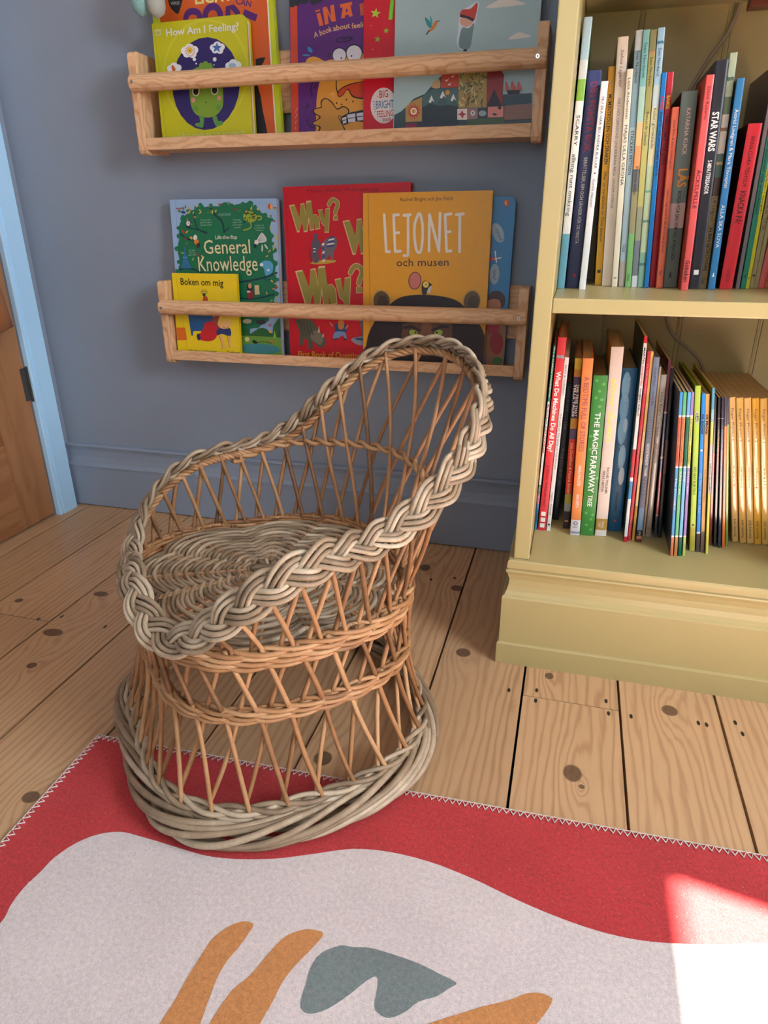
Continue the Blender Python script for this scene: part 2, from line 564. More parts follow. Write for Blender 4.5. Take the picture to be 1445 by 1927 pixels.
RZ = 0.005
c0 = np.array([-0.651, 0.680, 0])
ex_r = np.array([0.9995, 0.0303, 0]); ex_r /= np.linalg.norm(ex_r)
ey_r = np.array([0.0245, -0.9997, 0]); ey_r /= np.linalg.norm(ey_r)
RW, RL = 1.72, 1.45
rug = thing('rug', 'red and cream patterned short pile rug with white stitched edge under the wicker chair', 'rug', (0, 0, 0))
rm = MB()
cs = [c0, c0 + ex_r * RW, c0 + ex_r * RW + ey_r * RL, c0 + ey_r * RL]
top = [c + np.array([0, 0, RZ]) for c in cs]
bot = [c + np.array([0, 0, 0.0005]) for c in cs]
rm.add(bot + top, [(3, 2, 1, 0)][::-1] + [(4, 7, 6, 5)[::-1]] + [(i, (i + 1) % 4, 4 + (i + 1) % 4, 4 + i) for i in range(4)], M_RED)
def flat_poly(mb_, pts, z, m):
    P = [Vector((p[0], p[1], z)) for p in pts]
    tris = tessellate_polygon([P])
    area = sum(P[i].x * P[(i + 1) % len(P)].y - P[(i + 1) % len(P)].x * P[i].y for i in range(len(P)))
    F = []
    for t in tris:
        a, b_, c = (P[i] for i in t)
        s = (b_ - a).cross(c - a).z
        F.append(t if s > 0 else t[::-1])
    mb_.add([tuple(p) for p in P], F, m)
def smooth_poly(pts, n=6, closed=True):
    """Catmull-Rom through measured outline points"""
    P = np.asarray(pts, dtype=float)
    N = len(P)
    out = []
    for i in range(N if closed else N - 1):
        p0, p1, p2, p3 = (P[(i + k) % N] if closed else P[min(max(i + k, 0), N - 1)] for k in (-1, 0, 1, 2))
        for t in np.arange(n) / n:
            out.append(0.5 * ((2 * p1) + (-p0 + p2) * t + (2 * p0 - 5 * p1 + 4 * p2 - p3) * t * t + (-p0 + 3 * p1 - 3 * p2 + p3) * t ** 3))
    if not closed:
        out.append(P[-1])
    return np.array(out)
def fl(pts, ox=0, oy=0, s=1.0):
    return [on_z(ox + x * s, oy + y * s, RZ)[:2] for x, y in pts]
edge = fl([(0, 1738), (20.8, 1703), (45, 1671), (76, 1641), (104, 1613), (145, 1586), (187, 1570), (228, 1566), (263, 1574), (298, 1584), (330, 1594), (390, 1611), (450, 1617),
           (520, 1616), (585, 1608), (663, 1598), (735, 1604), (814, 1624), (892, 1655), (971, 1693), (1049, 1726), (1128, 1753), (1206, 1770), (1285, 1776.6), (1365, 1778), (1445, 1776)])
edge = [c0[:2] + np.array([0.10, -0.70]), edge[0] + np.array([0.012, -0.14]), edge[0] + np.array([-0.012, -0.045])] + edge
edge += [c0[:2] + np.array([1.10, -0.055]), c0[:2] + np.array([1.25, -0.10]), c0[:2] + np.array([1.45, -0.30]), c0[:2] + np.array([1.52, -0.7]), c0[:2] + np.array([1.40, -1.2]),
         c0[:2] + np.array([0.9, -1.32]), c0[:2] + np.array([0.35, -1.2]), c0[:2] + np.array([0.16, -0.9])]
flat_poly(rm, smooth_poly(edge, 6), RZ + 0.0004, M_CREAM)
k3, k4 = (0, 1340, 0.346), (500, 1500, 0.654)
s1 = fl([(820, 1790), (870, 1696), (950, 1570), (1010, 1460), (1060, 1380), (1110, 1300), (1150, 1240), (1210, 1190), (1270, 1155), (1330, 1140), (1370, 1150), (1378, 1165), (1350, 1210),
         (1300, 1280), (1240, 1350), (1190, 1430), (1150, 1530), (1120, 1610), (1090, 1696), (1050, 1800), (930, 1850)], *k3)
flat_poly(rm, smooth_poly(s1, 4), RZ + 0.0008, M_OCHRE)
s2 = [on_z(x, y, RZ)[:2] for x, y in [(370, 1970), (394, 1927), (415, 1894), (439, 1862), (464, 1842), (484, 1821), (513, 1786), (539, 1762), (572, 1750), (598, 1752), (608, 1760), (585, 1788), (559, 1814),
                                  (533, 1847), (513, 1886), (490, 1927), (470, 1975), (420, 1995)]]
flat_poly(rm, smooth_poly(s2, 4), RZ + 0.0008, M_OCHRE)
s3 = fl([(215, 428), (160, 450), (130, 490), (115, 540), (100, 590), (105, 615), (130, 625), (180, 610), (240, 570), (290, 530), (318, 518), (322, 545), (312, 600), (325, 625), (355, 637),
         (400, 620), (440, 590), (490, 575), (530, 550), (548, 535), (500, 510), (440, 480), (370, 455), (300, 435), (250, 433)], *k4)
flat_poly(rm, smooth_poly(s3, 3), RZ + 0.0008, M_GREY)
s4 = fl([(400, 690), (470, 653), (540, 630), (620, 605), (700, 585), (750, 566), (790, 565), (820, 578), (824, 588), (810, 615), (780, 653), (740, 700), (560, 740)], *k4)
flat_poly(rm, smooth_poly(s4, 4), RZ + 0.0008, M_OCHRE)
rm.build('pile', rug)
sm = MB()
def stitch(a, d, inward, length):
    n = int(length / 0.0046)
    pts = []
    for i in range(n + 1):
        w = 0.0085 if i % 2 else -0.0012
        j = random.uniform(-0.0008, 0.0008)
        pts.append(a + d * (i * 0.0046 + j) + inward * (w + random.uniform(-0.0006, 0.0006)) + np.array([0, 0, RZ + (0.0014 if i % 2 else 0.0002)]))
    sm.tube(pts, 0.0011, M_THREAD, 5)
    sm.tube([a + d * t - inward * 0.0014 + np.array([0, 0, RZ - 0.0005 + 0.0005 * math.sin(t * 700)]) for t in np.linspace(0, length, n)], 0.0008, M_THREAD, 5)
stitch(c0, ex_r, ey_r, RW)
stitch(c0, ey_r, ex_r, RL)
stitch(c0 + ex_r * RW, ey_r, -ex_r, RL)
stitch(c0 + ey_r * RL, ex_r, -ey_r, RW)
sm.build('stitched_edging', rug, smooth=True)

# ------------------------------------------------------------------ the wicker chair
M_WEATH = wicker_mat('weathered_willow', (104, 86, 66), (154, 132, 106), (200, 182, 156))
M_WARM = wicker_mat('varnished_willow', (108, 76, 48), (154, 110, 72), (188, 146, 104))
M_MID = wicker_mat('brown_willow', (124, 86, 54), (168, 122, 80), (196, 158, 116))
CH = np.array([-0.39, 0.787, 0.0068])
RIM = np.array([[0.23585, -0.04172, 0.01202, -0.01604, -0.00582, 0.00046, 0.00538, -0.00341], [0.0, 0.02005, -0.00312, 0.00631, -0.00604, 0.00465, 0.00165, -0.0026], [0.40303, -0.11628, 0.02425, -0.0184, 0.01731, 0.01287, -0.001, 0.00041], [0.0, 0.00545, -0.00306, 0.00103, 0.00151, -0.00326, 0.00534, 0.00073]])
RPHI = 3.96813
SQ = [0.0157, -0.0198, -0.0281, 0.0082, 0.0406, -0.0226]
def shape(t, k=1.0):
    return 1 + k * (SQ[0] * np.cos(2 * t) + SQ[1] * np.sin(2 * t) + SQ[2] * np.cos(3 * t) + SQ[3] * np.sin(3 * t) + SQ[4] * np.cos(4 * t) + SQ[5] * np.sin(4 * t))
def rim_rz(t):
    u = t - RPHI
    ks = np.arange(8)
    c, s = np.cos(np.multiply.outer(u, ks)), np.sin(np.multiply.outer(u, ks))
    return c @ RIM[0] + s @ RIM[1], c @ RIM[2] + s @ RIM[3]
Z_FOOT, Z_LOW, Z_SEAT = 0.040, 0.178, 0.272
def wall(t, z):
    """chair shell: point at angle t and height z"""
    t = np.asarray(t, dtype=float)
    z = np.asarray(z, dtype=float)
    rr, rz = rim_rz(t)
    sh = shape(t)
    a = np.clip((z - Z_FOOT) / (Z_LOW - Z_FOOT), 0, 1)
    r1 = (0.230 + (0.196 - 0.230) * (1 - (1 - a) ** 1.5)) * sh
    b = np.clip((z - Z_LOW) / (Z_SEAT - Z_LOW), 0, 1)
    r2 = (0.196 + 0.003 * b) * sh
    s = np.clip((z - Z_SEAT) / np.maximum(rz - Z_SEAT, 0.01), 0, 1)
    r3 = 0.196 * sh * (1 - s) + (rr - 0.004) * s
    r = np.where(z < Z_LOW, r1, np.where(z < Z_SEAT, r2, r3))
    dx = np.interp(z, [Z_FOOT, Z_LOW, Z_SEAT, 0.4], [-0.007, 0.002, 0.003, 0.0])
    dy = np.interp(z, [Z_FOOT, Z_LOW, Z_SEAT, 0.4], [0.007, 0.001, 0.002, 0.0])
    return np.stack([dx + r * np.cos(t), dy + r * np.sin(t), z + 0 * t], -1)
chair = thing('wicker_chair', "child's woven wicker tub chair with braided rim standing on the red edge of the rug", 'chair', tuple(CH))
NP_ = 31
SP = 2 * PI / NP_
rnd = random.Random(3)
def swing(z):
    return 0.80 * (min(z, Z_LOW) - Z_FOOT) / (Z_LOW - Z_FOOT) + (0.80 * (min(z, Z_SEAT) - Z_LOW) / (Z_SEAT - Z_LOW) if z > Z_LOW else 0) + (7.0 * min(z - Z_SEAT, 0.10) + 4.2 * max(0, z - Z_SEAT - 0.10) if z > Z_SEAT else 0)
lat = [MB(), MB(), MB()]
th0 = math.radians(-75.5)
# stakes of the base run from the foot to the seat; a closer set carries on from the seat to the rim
for upper, NPX in ((False, NP_), (True, 36)):
    spx = 2 * PI / NPX
    for k in range(NPX):
        for sg in (-1, 1):
            base = th0 + k * spx + sg * (0.30 if upper else -0.12) * spx + rnd.uniform(-0.03, 0.03) * spx
            wob = rnd.uniform(-0.06, 0.06)
            paths = [[], [], []]
            z = Z_SEAT - 0.014 if upper else 0.022
            while z < (0.62 if upper else Z_SEAT + 0.004):
                if upper:
                    dz = max(0.0, z - Z_SEAT)
                    t = base + sg * (7.0 * min(dz, 0.10) + 5.6 * max(0.0, dz - 0.10) + wob * math.sin(z * 22 + k)) * spx
                    if z > Z_SEAT and z > float(rim_rz(np.array(t))[1]) - 0.004:
                        break
                    sec = 2
                else:
                    t = base + sg * (swing(z) + wob * math.sin(z * 22 + k)) * spx
                    sec = 0 if z < Z_LOW else 1
                nrm = np.array([math.cos(t), math.sin(t), 0])
                p = wall(t, z) - nrm * (0.0028 * sg)
                if sec == 1 and not paths[1] and paths[0]:
                    paths[0].append(p)
                paths[sec].append(p)
                z += 0.009
            for i, pp in enumerate(paths):
                if len(pp) >= 2:
                    lat[i].tube(pp, rnd.uniform(0.0029, 0.0036), M_WARM if i else M_MID, 7, tone=rnd.uniform(0.1, 0.9))
lat[0].build('skirt_lattice', chair, smooth=True)
lat[1].build('waist_lattice', chair, smooth=True)
lat[2].build('backrest_lattice', chair, smooth=True)

def wale(mb_, fn, z, rows, dz, freq, m, r=0.0031, amp=0.0052, strands=3, t0=0.0, t1=2 * PI, n=620):
    closed = abs(t1 - t0 - 2 * PI) < 1e-6
    t = np.linspace(t0, t1, n, endpoint=not closed)
    for row in range(rows):
        for s in range(strands):
            ph = 2 * PI * s / strands + row * 1.7
            jit = np.interp(t, np.linspace(t0, t1, 40), [rnd.uniform(-0.0009, 0.0009) for _ in range(40)])
            zz = z + row * dz + 0.0026 * np.cos(freq * t + ph + 0.6) + jit
            P = fn(t, zz)
            d = np.stack([np.cos(t), np.sin(t), 0 * t], -1)
            P = P + d * (amp * np.sin(freq * t + ph) + (row % 2) * 0.0008)[:, None]
            tone = np.repeat(np.interp(t, np.linspace(t0, t1, 9), [rnd.uniform(0.1, 0.9) for _ in range(9)]), 7)
            mb_.tube(P, r * rnd.uniform(0.92, 1.1), m, 7, closed=closed, tone=tone)

q = MB()
wale(q, wall, 0.0385, 2, 0.0068, 11, M_WEATH, r=0.0036, amp=0.0062)
cs_n = 900
t = np.linspace(0, 2 * PI, cs_n, endpoint=False)
for s in range(10):
    tw = 3
    psi = 2 * PI * s / 10 + tw * t + 0.22 * np.sin(4 * t + 1.7 * s)
    rad = 0.0150 * (1 + 0.13 * np.sin(5 * t + 2.1 * s))
    R0 = 0.2355 * shape(t)
    rr_ = R0 + rad * np.cos(psi)
    zz = 0.0226 + rad * np.sin(psi)
    P = np.stack([-0.004 + rr_ * np.cos(t), -0.003 + rr_ * np.sin(t), zz], -1)
    tone = np.repeat(np.interp(t, np.linspace(0, 2 * PI, 12), [rnd.uniform(0.15, 0.9) for _ in range(12)]), 8)
    q.tube(P, rnd.uniform(0.0040, 0.0050), M_WEATH, 8, closed=True, tone=tone)
q.build('foot_border', chair, smooth=True)
q = MB()
wale(q, wall, Z_LOW - 0.009, 3, 0.0062, 11, M_MID)
q.build('waist_band', chair, smooth=True)
q = MB()
wale(q, wall, Z_SEAT - 0.022, 4, 0.0064, 10, M_MID, amp=0.0056)
q.build('seat_band', chair, smooth=True)

# woven seat
q = MB()
zs = Z_SEAT - 0.006
n = 480
t = np.linspace(0, 2 * PI, n, endpoint=False)
rings_n = 23
for i in range(rings_n):
    r0 = 0.020 + i * (0.186 - 0.020) / (rings_n - 1)
    mod = 1 - 0.14 * (1 - np.abs(np.sin(4 * t + 0.35)) ** 0.8) * (0.5 + 0.5 * min(1, i / 8) - 0.55 * max(0, i / rings_n - 0.55))
    rr_ = r0 * mod * shape(t, i / rings_n)
    over = 0.0022 * np.cos(8 * t + PI * (i % 2) + 0.35)
    jit = np.interp(t, np.linspace(0, 2 * PI, 50), [rnd.uniform(-0.0009, 0.0009) for _ in range(50)])
    P = np.stack([rr_ * np.cos(t), rr_ * np.sin(t), zs + over + jit + 0.006 * (1 - r0 / 0.186)], -1)
    tone = np.repeat(np.interp(t, np.linspace(0, 2 * PI, 14), [rnd.uniform(0.1, 0.95) for _ in range(14)]), 7)
    q.tube(P, rnd.uniform(0.0027, 0.0033), M_WEATH, 7, closed=True, tone=tone)
for k in range(16):
    a = (k + 0.0) * 2 * PI / 16 - 0.044
    for o_ in (-0.0028, 0.0028):
        d = np.array([math.cos(a), math.sin(a), 0])
        e = np.array([-math.sin(a), math.cos(a), 0])
        q.tube([d * r_ + e * o_ + np.array([0, 0, zs - 0.001 + 0.006 * (1 - r_ / 0.186)]) for r_ in np.linspace(0.004, 0.192, 12)], 0.0026, M_MID, 6, tone=rnd.random())
for k in range(6):
    a = PI / 6 * k
    d = np.array([math.cos(a), math.sin(a), 0])
    q.tube([d * s_ + np.array([0, 0, zs + 0.008 + 0.003 * math.cos(s_ * 70 + k)]) for s_ in np.linspace(-0.024, 0.024, 9)], 0.0031, M_WEATH, 7, tone=rnd.random())
q.build('woven_seat', chair, smooth=True)

# band across the backrest
q = MB()
def midz(t_):
    u = np.asarray(t_) - RPHI
    return 0.3553 - 0.0303 * np.cos(u) - 0.0221 * np.sin(u) + 0.0089 * np.cos(2 * u) + 0.003
ta, tb_ = RPHI + math.radians(157), RPHI + math.radians(262)
tt = np.linspace(ta, tb_, 300)
for s in range(2):
    ph = PI * s
    P = wall(tt, midz(tt) + 0.0034 * np.cos(26 * tt + ph))
    d = np.stack([np.cos(tt), np.sin(tt), 0 * tt], -1)
    q.tube(P + d * (0.0055 * np.sin(26 * tt + ph))[:, None], 0.0036, M_MID, 7, tone=rnd.random())
q.build('backrest_band', chair, smooth=True)

# plaited rim
q = MB()
n = 1500
t = np.linspace(0, 2 * PI, n, endpoint=False)
rr_, rz_ = rim_rz(t)
P = np.stack([rr_ * np.cos(t), rr_ * np.sin(t), rz_], -1)
sl_ = np.concatenate([[0], np.cumsum(np.linalg.norm(np.diff(P, axis=0), axis=1))])
L = sl_[-1] + np.linalg.norm(P[0] - P[-1])
u = np.linspace(0, L, n, endpoint=False)
tu = np.interp(u, np.append(sl_, L), np.append(t, 2 * PI))
rr_, rz_ = rim_rz(tu)
P = np.stack([rr_ * np.cos(tu), rr_ * np.sin(tu), rz_], -1)
T = np.roll(P, -1, 0) - np.roll(P, 1, 0)
T /= np.linalg.norm(T, axis=1)[:, None]
Uw = P - wall(tu, np.full(n, Z_SEAT))
Uw -= T * np.sum(Uw * T, 1)[:, None]
# up the wall, kept smooth where the wall is very low
upz = np.array([0, 0, 1.0]) - T * T[:, 2:3]
upz /= np.linalg.norm(upz, axis=1)[:, None]
wgt = np.clip((rz_ - Z_SEAT - 0.03) / 0.08, 0, 1)[:, None]
Uw = Uw / (np.linalg.norm(Uw, axis=1)[:, None] + 1e-9) * wgt + upz * (1 - wgt)
Uw /= np.linalg.norm(Uw, axis=1)[:, None]
O = np.cross(T, Uw)
O *= np.sign(np.sum(O * P * np.array([1, 1, 0]), 1))[:, None]
bk = np.exp(-(((tu - RPHI - math.radians(196) + PI) % (2 * PI) - PI) / math.radians(27)) ** 2)[:, None]      # the plait lies flatter on top of the high back
N_ = (0.80 + 0.16 * bk) * Uw + (0.66 - 0.46 * bk) * O
N_ /= np.linalg.norm(N_, axis=1)[:, None]
P = P - Uw * 0.005 * bk
W_ = np.cross(N_, T)
W_ *= np.sign(np.sum(W_ * O, 1))[:, None]
NB = int(round(L / 0.124))
A_, B_ = 0.0134, 0.0040
for k in range(3):
    ph = 2 * PI * NB * u / L + 2 * PI * k / 3
    w = A_ * np.sin(ph)
    dw = A_ * np.cos(ph) * 2 * PI * NB / L
    nn = B_ * np.sin(2 * ph)
    nr = np.sqrt(1 + dw ** 2)
    for j in (-1.0, 0.0, 1.0):
        off = j * 0.0064
        jit = np.interp(u, np.linspace(0, L, 90), [rnd.uniform(-0.0010, 0.0010) for _ in range(90)])
        Q = P + W_ * (w + off / nr + jit)[:, None] + T * (-off * dw / nr)[:, None] + N_ * (nn + 0.0012 * (1 - abs(j)))[:, None]
        tone = np.repeat(np.interp(u, np.linspace(0, L, 26), [rnd.uniform(0.15, 1.0) for _ in range(26)]), 6)
        q.tube(Q, rnd.uniform(0.0028, 0.0034), M_WEATH, 6, closed=True, tone=tone)
q.build('plaited_rim', chair, smooth=True)
# supporting weavers tucked below the plait
q = MB()
for s in range(4):
    ph = 2 * PI * s / 4
    Q = P - Uw * (0.0115 + 0.0035 * np.sin(40 * tu + ph))[:, None] + O * (0.0050 * np.cos(40 * tu + ph) - 0.001)[:, None]
    tone = np.repeat(np.interp(u, np.linspace(0, L, 20), [rnd.uniform(0.1, 0.9) for _ in range(20)]), 6)
    q.tube(Q, 0.0031, M_MID, 6, closed=True, tone=tone)
q.build('rim_weavers', chair, smooth=True)
# cut rod ends poking out at the front of the seat band
q = MB()
for (a, z0, ln, el) in ((-119, 0.276, 0.030, 0.2), (-117, 0.262, 0.024, 0.05)):
    a = math.radians(a)
    p0 = wall(a, z0) + np.array([math.cos(a), math.sin(a), 0]) * 0.004
    d = np.array([math.cos(a - 0.9), math.sin(a - 0.9), el])
    q.tube([p0 + d * s_ for s_ in (-0.03, 0, ln * 0.6)], 0.0042, M_MID, 8, tone=0.9)
q.build('cut_rod_end', chair, smooth=True)

# ------------------------------------------------------------------ the yellow bookcase
M_YEL = paint_mat('pale_yellow_gloss_paint', (181, 166, 114), 0.32, 0.12, 40, 0.03)
BX0, BX1, BY, BBACK = -0.058, 0.475, 1.055, 1.452
case = thing('bookcase', 'pale yellow painted wooden bookcase full of upright books on the bare floorboards', 'bookcase', (0, 0, 0))
for nm, (x0, x1) in (('side_panel', (BX0, BX0 + 0.026)), ('side_panel', (BX1 - 0.026, BX1))):
    q = MB()
    q.box((x0, BY, 0.206), (x1, BBACK, 1.62), M_YEL)
    q.build(nm, case, bevel=0.002)
q = MB()                                        # tongue-and-groove back
gx = [BX0 + 0.026, 0.066, 0.2045, 0.346, BX1 - 0.026]
for i in range(len(gx) - 1):
    q.box((gx[i] + 0.0012, BBACK, 0.02), (gx[i + 1] - 0.0012, BBACK + 0.014, 1.62), M_YEL)
    q.box((gx[i], BBACK + 0.004, 0.02), (gx[i + 1], BBACK + 0.013, 1.62), M_YEL)
    if i:
        q.tube([(gx[i] - 0.006, BBACK, z) for z in (0.03, 0.8, 1.6)], 0.0022, M_YEL, 6)
q.build('back_panel', case)
SH_LO, SH_MID = 0.206, 0.636
for z0, z1, yb, yf in ((0.184, SH_LO, BBACK, BY - 0.004), (0.6145, SH_MID, 1.430, BY + 0.001), (1.062, 1.085, 1.430, BY + 0.001), (1.60, 1.622, BBACK, BY)):
    q = MB()
    q.box((BX0 + 0.0265, yf, z0), (BX1 - 0.0265, yb, z1), M_YEL)
    q.build('shelf', case, bevel=0.0022)
q = MB()
pprof = [(-0.02, 0.0), (0.0175, 0.0), (0.0178, 0.041), (0.0165, 0.0435), (0.0140, 0.0445), (0.0142, 0.134), (0.0125, 0.1375), (0.0095, 0.1395), (0.0065, 0.146), (0.0050, 0.156), (0.0052, 0.168),
         (0.0075, 0.178), (0.0100, 0.1845), (0.0095, 0.1875), (0.0060, 0.1885), (0.0058, 0.1900), (0.0085, 0.1912), (0.0088, 0.2035), (0.0070, 0.2060), (-0.02, 0.2062)]
V = []
for (cx_, cy_, ox_, oy_) in ((BX1, BY, 0, -1), (BX0, BY, -1, -1), (BX0, BBACK, -1, 0)):
    for i, (d, z) in enumerate(pprof):
        w = 0.0012 * math.sin(z * 140) if (ox_ and z > 0.005) else 0
        V.append((cx_ + ox_ * (d + w), cy_ + oy_ * (d + w * 0.3), z))
n = len(pprof)
F = []
for s in range(2):
    for i in range(n - 1):
        F.append((s * n + i, s * n + i + 1, (s + 1) * n + i + 1, (s + 1) * n + i)[::-1])
F += [tuple(range(n)), tuple(range(2 * n, 3 * n))[::-1]]
q.add(V, F, M_YEL)
q.build('plinth', case)

# ------------------------------------------------------------------ books standing on the shelves
M_PAGE = pmat((226, 214, 190), 0.8, 'page_block')
M_PAGE_OLD = pmat((206, 180, 136), 0.8, 'page_block')

def add_text(mb_, s, A, B, Cc, m, fn=None, bold=0.0, shear=0.0):
    """lettering laid between baseline ends A, B with capital height vector Cc (3-D vectors)"""
    V, F = text_mesh(s, bold)
    if not len(V):
        return
    w = V[:, 0].max()
    x = V[:, 0] / w
    y = V[:, 1] / CAP
    A, B, Cc = (np.asarray(a, dtype=float) for a in (A, B, Cc))
    P = A + (x + shear * y * np.linalg.norm(Cc) / np.linalg.norm(B - A))[:, None] * (B - A) + y[:, None] * Cc
    if fn is not None:
        P = fn(P)
    mb_.add(P, F, m)

def shelf_book(sp, geo):
    name, label, group = sp['name'], sp['label'], sp['group']
    x, y0, z0, lean, t, H, depth = geo
    hard = sp.get('hard', False)
    root = thing(name, label, 'book', (x, y0, z0 + abs(math.sin(lean)) * t / 2 + 0.0003), group)
    root.rotation_euler = (0, lean, 0)
    th = 0.0022 if hard else 0.0006
    th = min(th, t * 0.22)
    e = sp.get('bulge', min(0.0014, t * 0.10))
    h = t / 2
    def arc(xx):
        return e * (1 - np.sqrt(np.clip(1 - (np.asarray(xx) / h) ** 2 * 0.98, 0, 1)))
    rough = sp.get('rough', 0.36)
    q = MB()
    bands = sp.get('bands') or [(0, 1, sp['c'])]
    xs_ = np.linspace(-h, h, 8)
    for (f0, f1, c) in bands:
        za, zb = H * (1 - f1), H * (1 - f0)
        V, F = [], []
        for z in (za, zb):
            V += [(xx, float(arc(xx)), z) for xx in xs_]
            V += [(xx * (h - th) / h, float(arc(xx)) + th + (e * 0.3), z) for xx in xs_]
        k = len(xs_)
        for i in range(k - 1):
            F.append((i, i + 1, 2 * k + i + 1, 2 * k + i))
            F.append((k + i + 1, k + i, 3 * k + i, 3 * k + i + 1))
            F.append((i + 1, i, k + i, k + i + 1))
            F.append((2 * k + i, 2 * k + i + 1, 3 * k + i + 1, 3 * k + i))
        F.append((0, 2 * k, 3 * k, k))
        F.append((k - 1, 2 * k - 1, 4 * k - 1, 3 * k - 1))
        q.add(V, F, pmat(tuple(v * 0.94 for v in c), rough))
    ye = float(arc(h))
    cm = pmat(sp.get('cover', sp['c']), rough)
    q.box((-h, ye, 0), (-h + th, depth, H), cm)
    q.box((h - th, ye, 0), (h, depth, H), cm)
    q.build('cover', root)
    ins = 0.003 if hard else 0.0004
    q = MB()
    q.box((-h + th * 1.02, ye + th + e * 0.35, ins), (h - th * 1.02, depth - ins * 1.5, H - ins), sp.get('page', M_PAGE_OLD))
    q.build('pages', root)
    def fn(P):
        P = P.copy()
        P[:, 1] = arc(P[:, 0]) - 0.0004
        return P
    q = MB()
    for tx in sp.get('texts', []):
        s, f0, f1, rel, c = tx[:5]
        off = tx[5] if len(tx) > 5 else 0.0
        bold = tx[6] if len(tx) > 6 else 0.0
        shear = tx[7] if len(tx) > 7 else 0.0
        cap = rel * t
        bx = -cap / 2 + off * t
        add_text(q, s, (bx, 0, H * (1 - f0)), (bx, 0, H * (1 - f1)), (cap, 0, 0), pmat(c, 0.45, 'ink'), fn, bold, shear)
    for mk in sp.get('marks', []):           # small printed marks: (kind, f, rel, colour, off)
        kind, f, rel, c, off = mk
        r = rel * t / 2
        if kind == 'dot':
            pts = [(math.cos(a) * r, math.sin(a) * r) for a in np.linspace(0, 2 * PI, 14, endpoint=False)]
        elif kind == 'square':
            pts = [(-r, -r), (r, -r), (r, r), (-r, r)]
        elif kind == 'bar':
            pts = [(-h * 0.98, -r * 0.2), (h * 0.98, -r * 0.2), (h * 0.98, r * 0.2), (-h * 0.98, r * 0.2)]
        elif kind == 'rocket':
            pts = [(-r * .7, -r * 1.4), (-r * .2, -r * .9), (0, -r * 1.2), (r * .2, -r * .9), (r * .7, -r * 1.4), (r * .35, -r * .1), (r * .25, r * .7), (0, r * 1.6), (-r * .25, r * .7), (-r * .35, -r * .1)]
        elif kind == 'pod':
            pts = [(math.cos(a) * r, math.sin(a) * r * 3.6) for a in np.linspace(0, 2 * PI, 16, endpoint=False)]
        else:
            pts = [(-r * 2.2, -r * .4), (-r, -r * .9), (r * .3, -r * .6), (r * 1.6, -r), (r * 2.2, 0), (r, r * .8), (-r * .4, r * .5), (-r * 1.6, r * .9)]
        P3 = [Vector((off * t + a, 0, H * (1 - f) + b_)) for a, b_ in pts]
        T = tessellate_polygon([P3])
        Pn = np.array([tuple(p) for p in P3])
        Pn[:, 0] = np.clip(Pn[:, 0], -h * 0.98, h * 0.98)
        tri = [tuple(Pn[list(x_)]) for x_ in T]
        for _ in range(2):                       # fine enough to follow the rounded spine
            tri = [s_ for (a, b_, d) in tri for s_ in ((a, (a + b_) / 2, (a + d) / 2), (b_, (b_ + d) / 2, (a + b_) / 2), (d, (a + d) / 2, (b_ + d) / 2), ((a + b_) / 2, (b_ + d) / 2, (a + d) / 2))]
        Pn = np.array(tri).reshape(-1, 3)
        Pn[:, 1] = arc(Pn[:, 0]) - 0.00022
        q.add(Pn, [(3 * i, 3 * i + 1, 3 * i + 2) for i in range(len(tri))], pmat(c, 0.45, 'ink'))
    if q.n:
        q.build('spine_print', root)
    return root

def place_books(specs, zs):
    geos = []
    for sp in specs:
        tlx, tly, trx, try_, blx, bly, brx, bry = sp['px']
        y0 = sp.get('y') or float(on_z((blx + brx) / 2, (bly + bry) / 2, zs)[1])
        BL, BR, TL, TR = (on_y(a, b_, y0) for a, b_ in ((blx, bly), (brx, bry), (tlx, tly), (trx, try_)))
        dzz = (TL[2] + TR[2]) / 2 - zs
        lean = math.atan2((TL[0] + TR[0]) / 2 - (BL[0] + BR[0]) / 2, dzz)
        t = 0.5 * ((TR[0] - TL[0]) + (BR[0] - BL[0])) * math.cos(lean)
        H = dzz / math.cos(lean)
        geos.append([(BL[0] + BR[0]) / 2, y0, zs, lean, t, H])
    for it in range(60):                     # neighbours may touch but never cut into each other
        worst = 0
        for i in range(len(geos)):
            for j in range(i + 1, min(i + 4, len(geos))):
                a, b_ = geos[i], geos[j]
                hh = min(a[5] * math.cos(a[3]), b_[5] * math.cos(b_[3]))
                for z in (0.0, hh):
                    ra = a[0] + z * math.tan(a[3]) + a[4] / 2 / math.cos(a[3])
                    lb = b_[0] + z * math.tan(b_[3]) - b_[4] / 2 / math.cos(b_[3])
                    g = lb - ra - 0.0005
                    if g < -1e-5:
                        worst = max(worst, -g)
                        take = min(-g * 0.25, 0.0008)
                        if a[4] > 0.0045:
                            a[4] -= take
                        if b_[4] > 0.0045:
                            b_[4] -= take
                        a[0] -= take * 0.5
                        b_[0] += take * 0.5
                        if z > 0:
                            a[3] -= take * 0.3 / hh
                            b_[3] += take * 0.3 / hh
        if worst < 2e-5:
            break
    first = geos[0]
    lim = BX0 + 0.0268
    for z in (0.0, first[5]):
        over = lim - (first[0] + z * math.tan(first[3]) - first[4] / 2)
        if over > 0:
            first[0] += over / 2
            first[4] -= over
    for sp, g in zip(specs, geos):
        depth = min(sp.get('depth', 0.21), BBACK - 0.012 - g[1])
        shelf_book(sp, (g[0], g[1], g[2], g[3], g[4], g[5], depth))

GU = 'books on the upper shelf of the yellow bookcase'
GL = 'books on the lower shelf of the yellow bookcase'
K, Wt = (30, 28, 30), (240, 238, 232)
def B(label, px, c, **kw):
    d = dict(name='book', label=label, px=px, c=c, group=GU)
    d.update(kw)
    return d

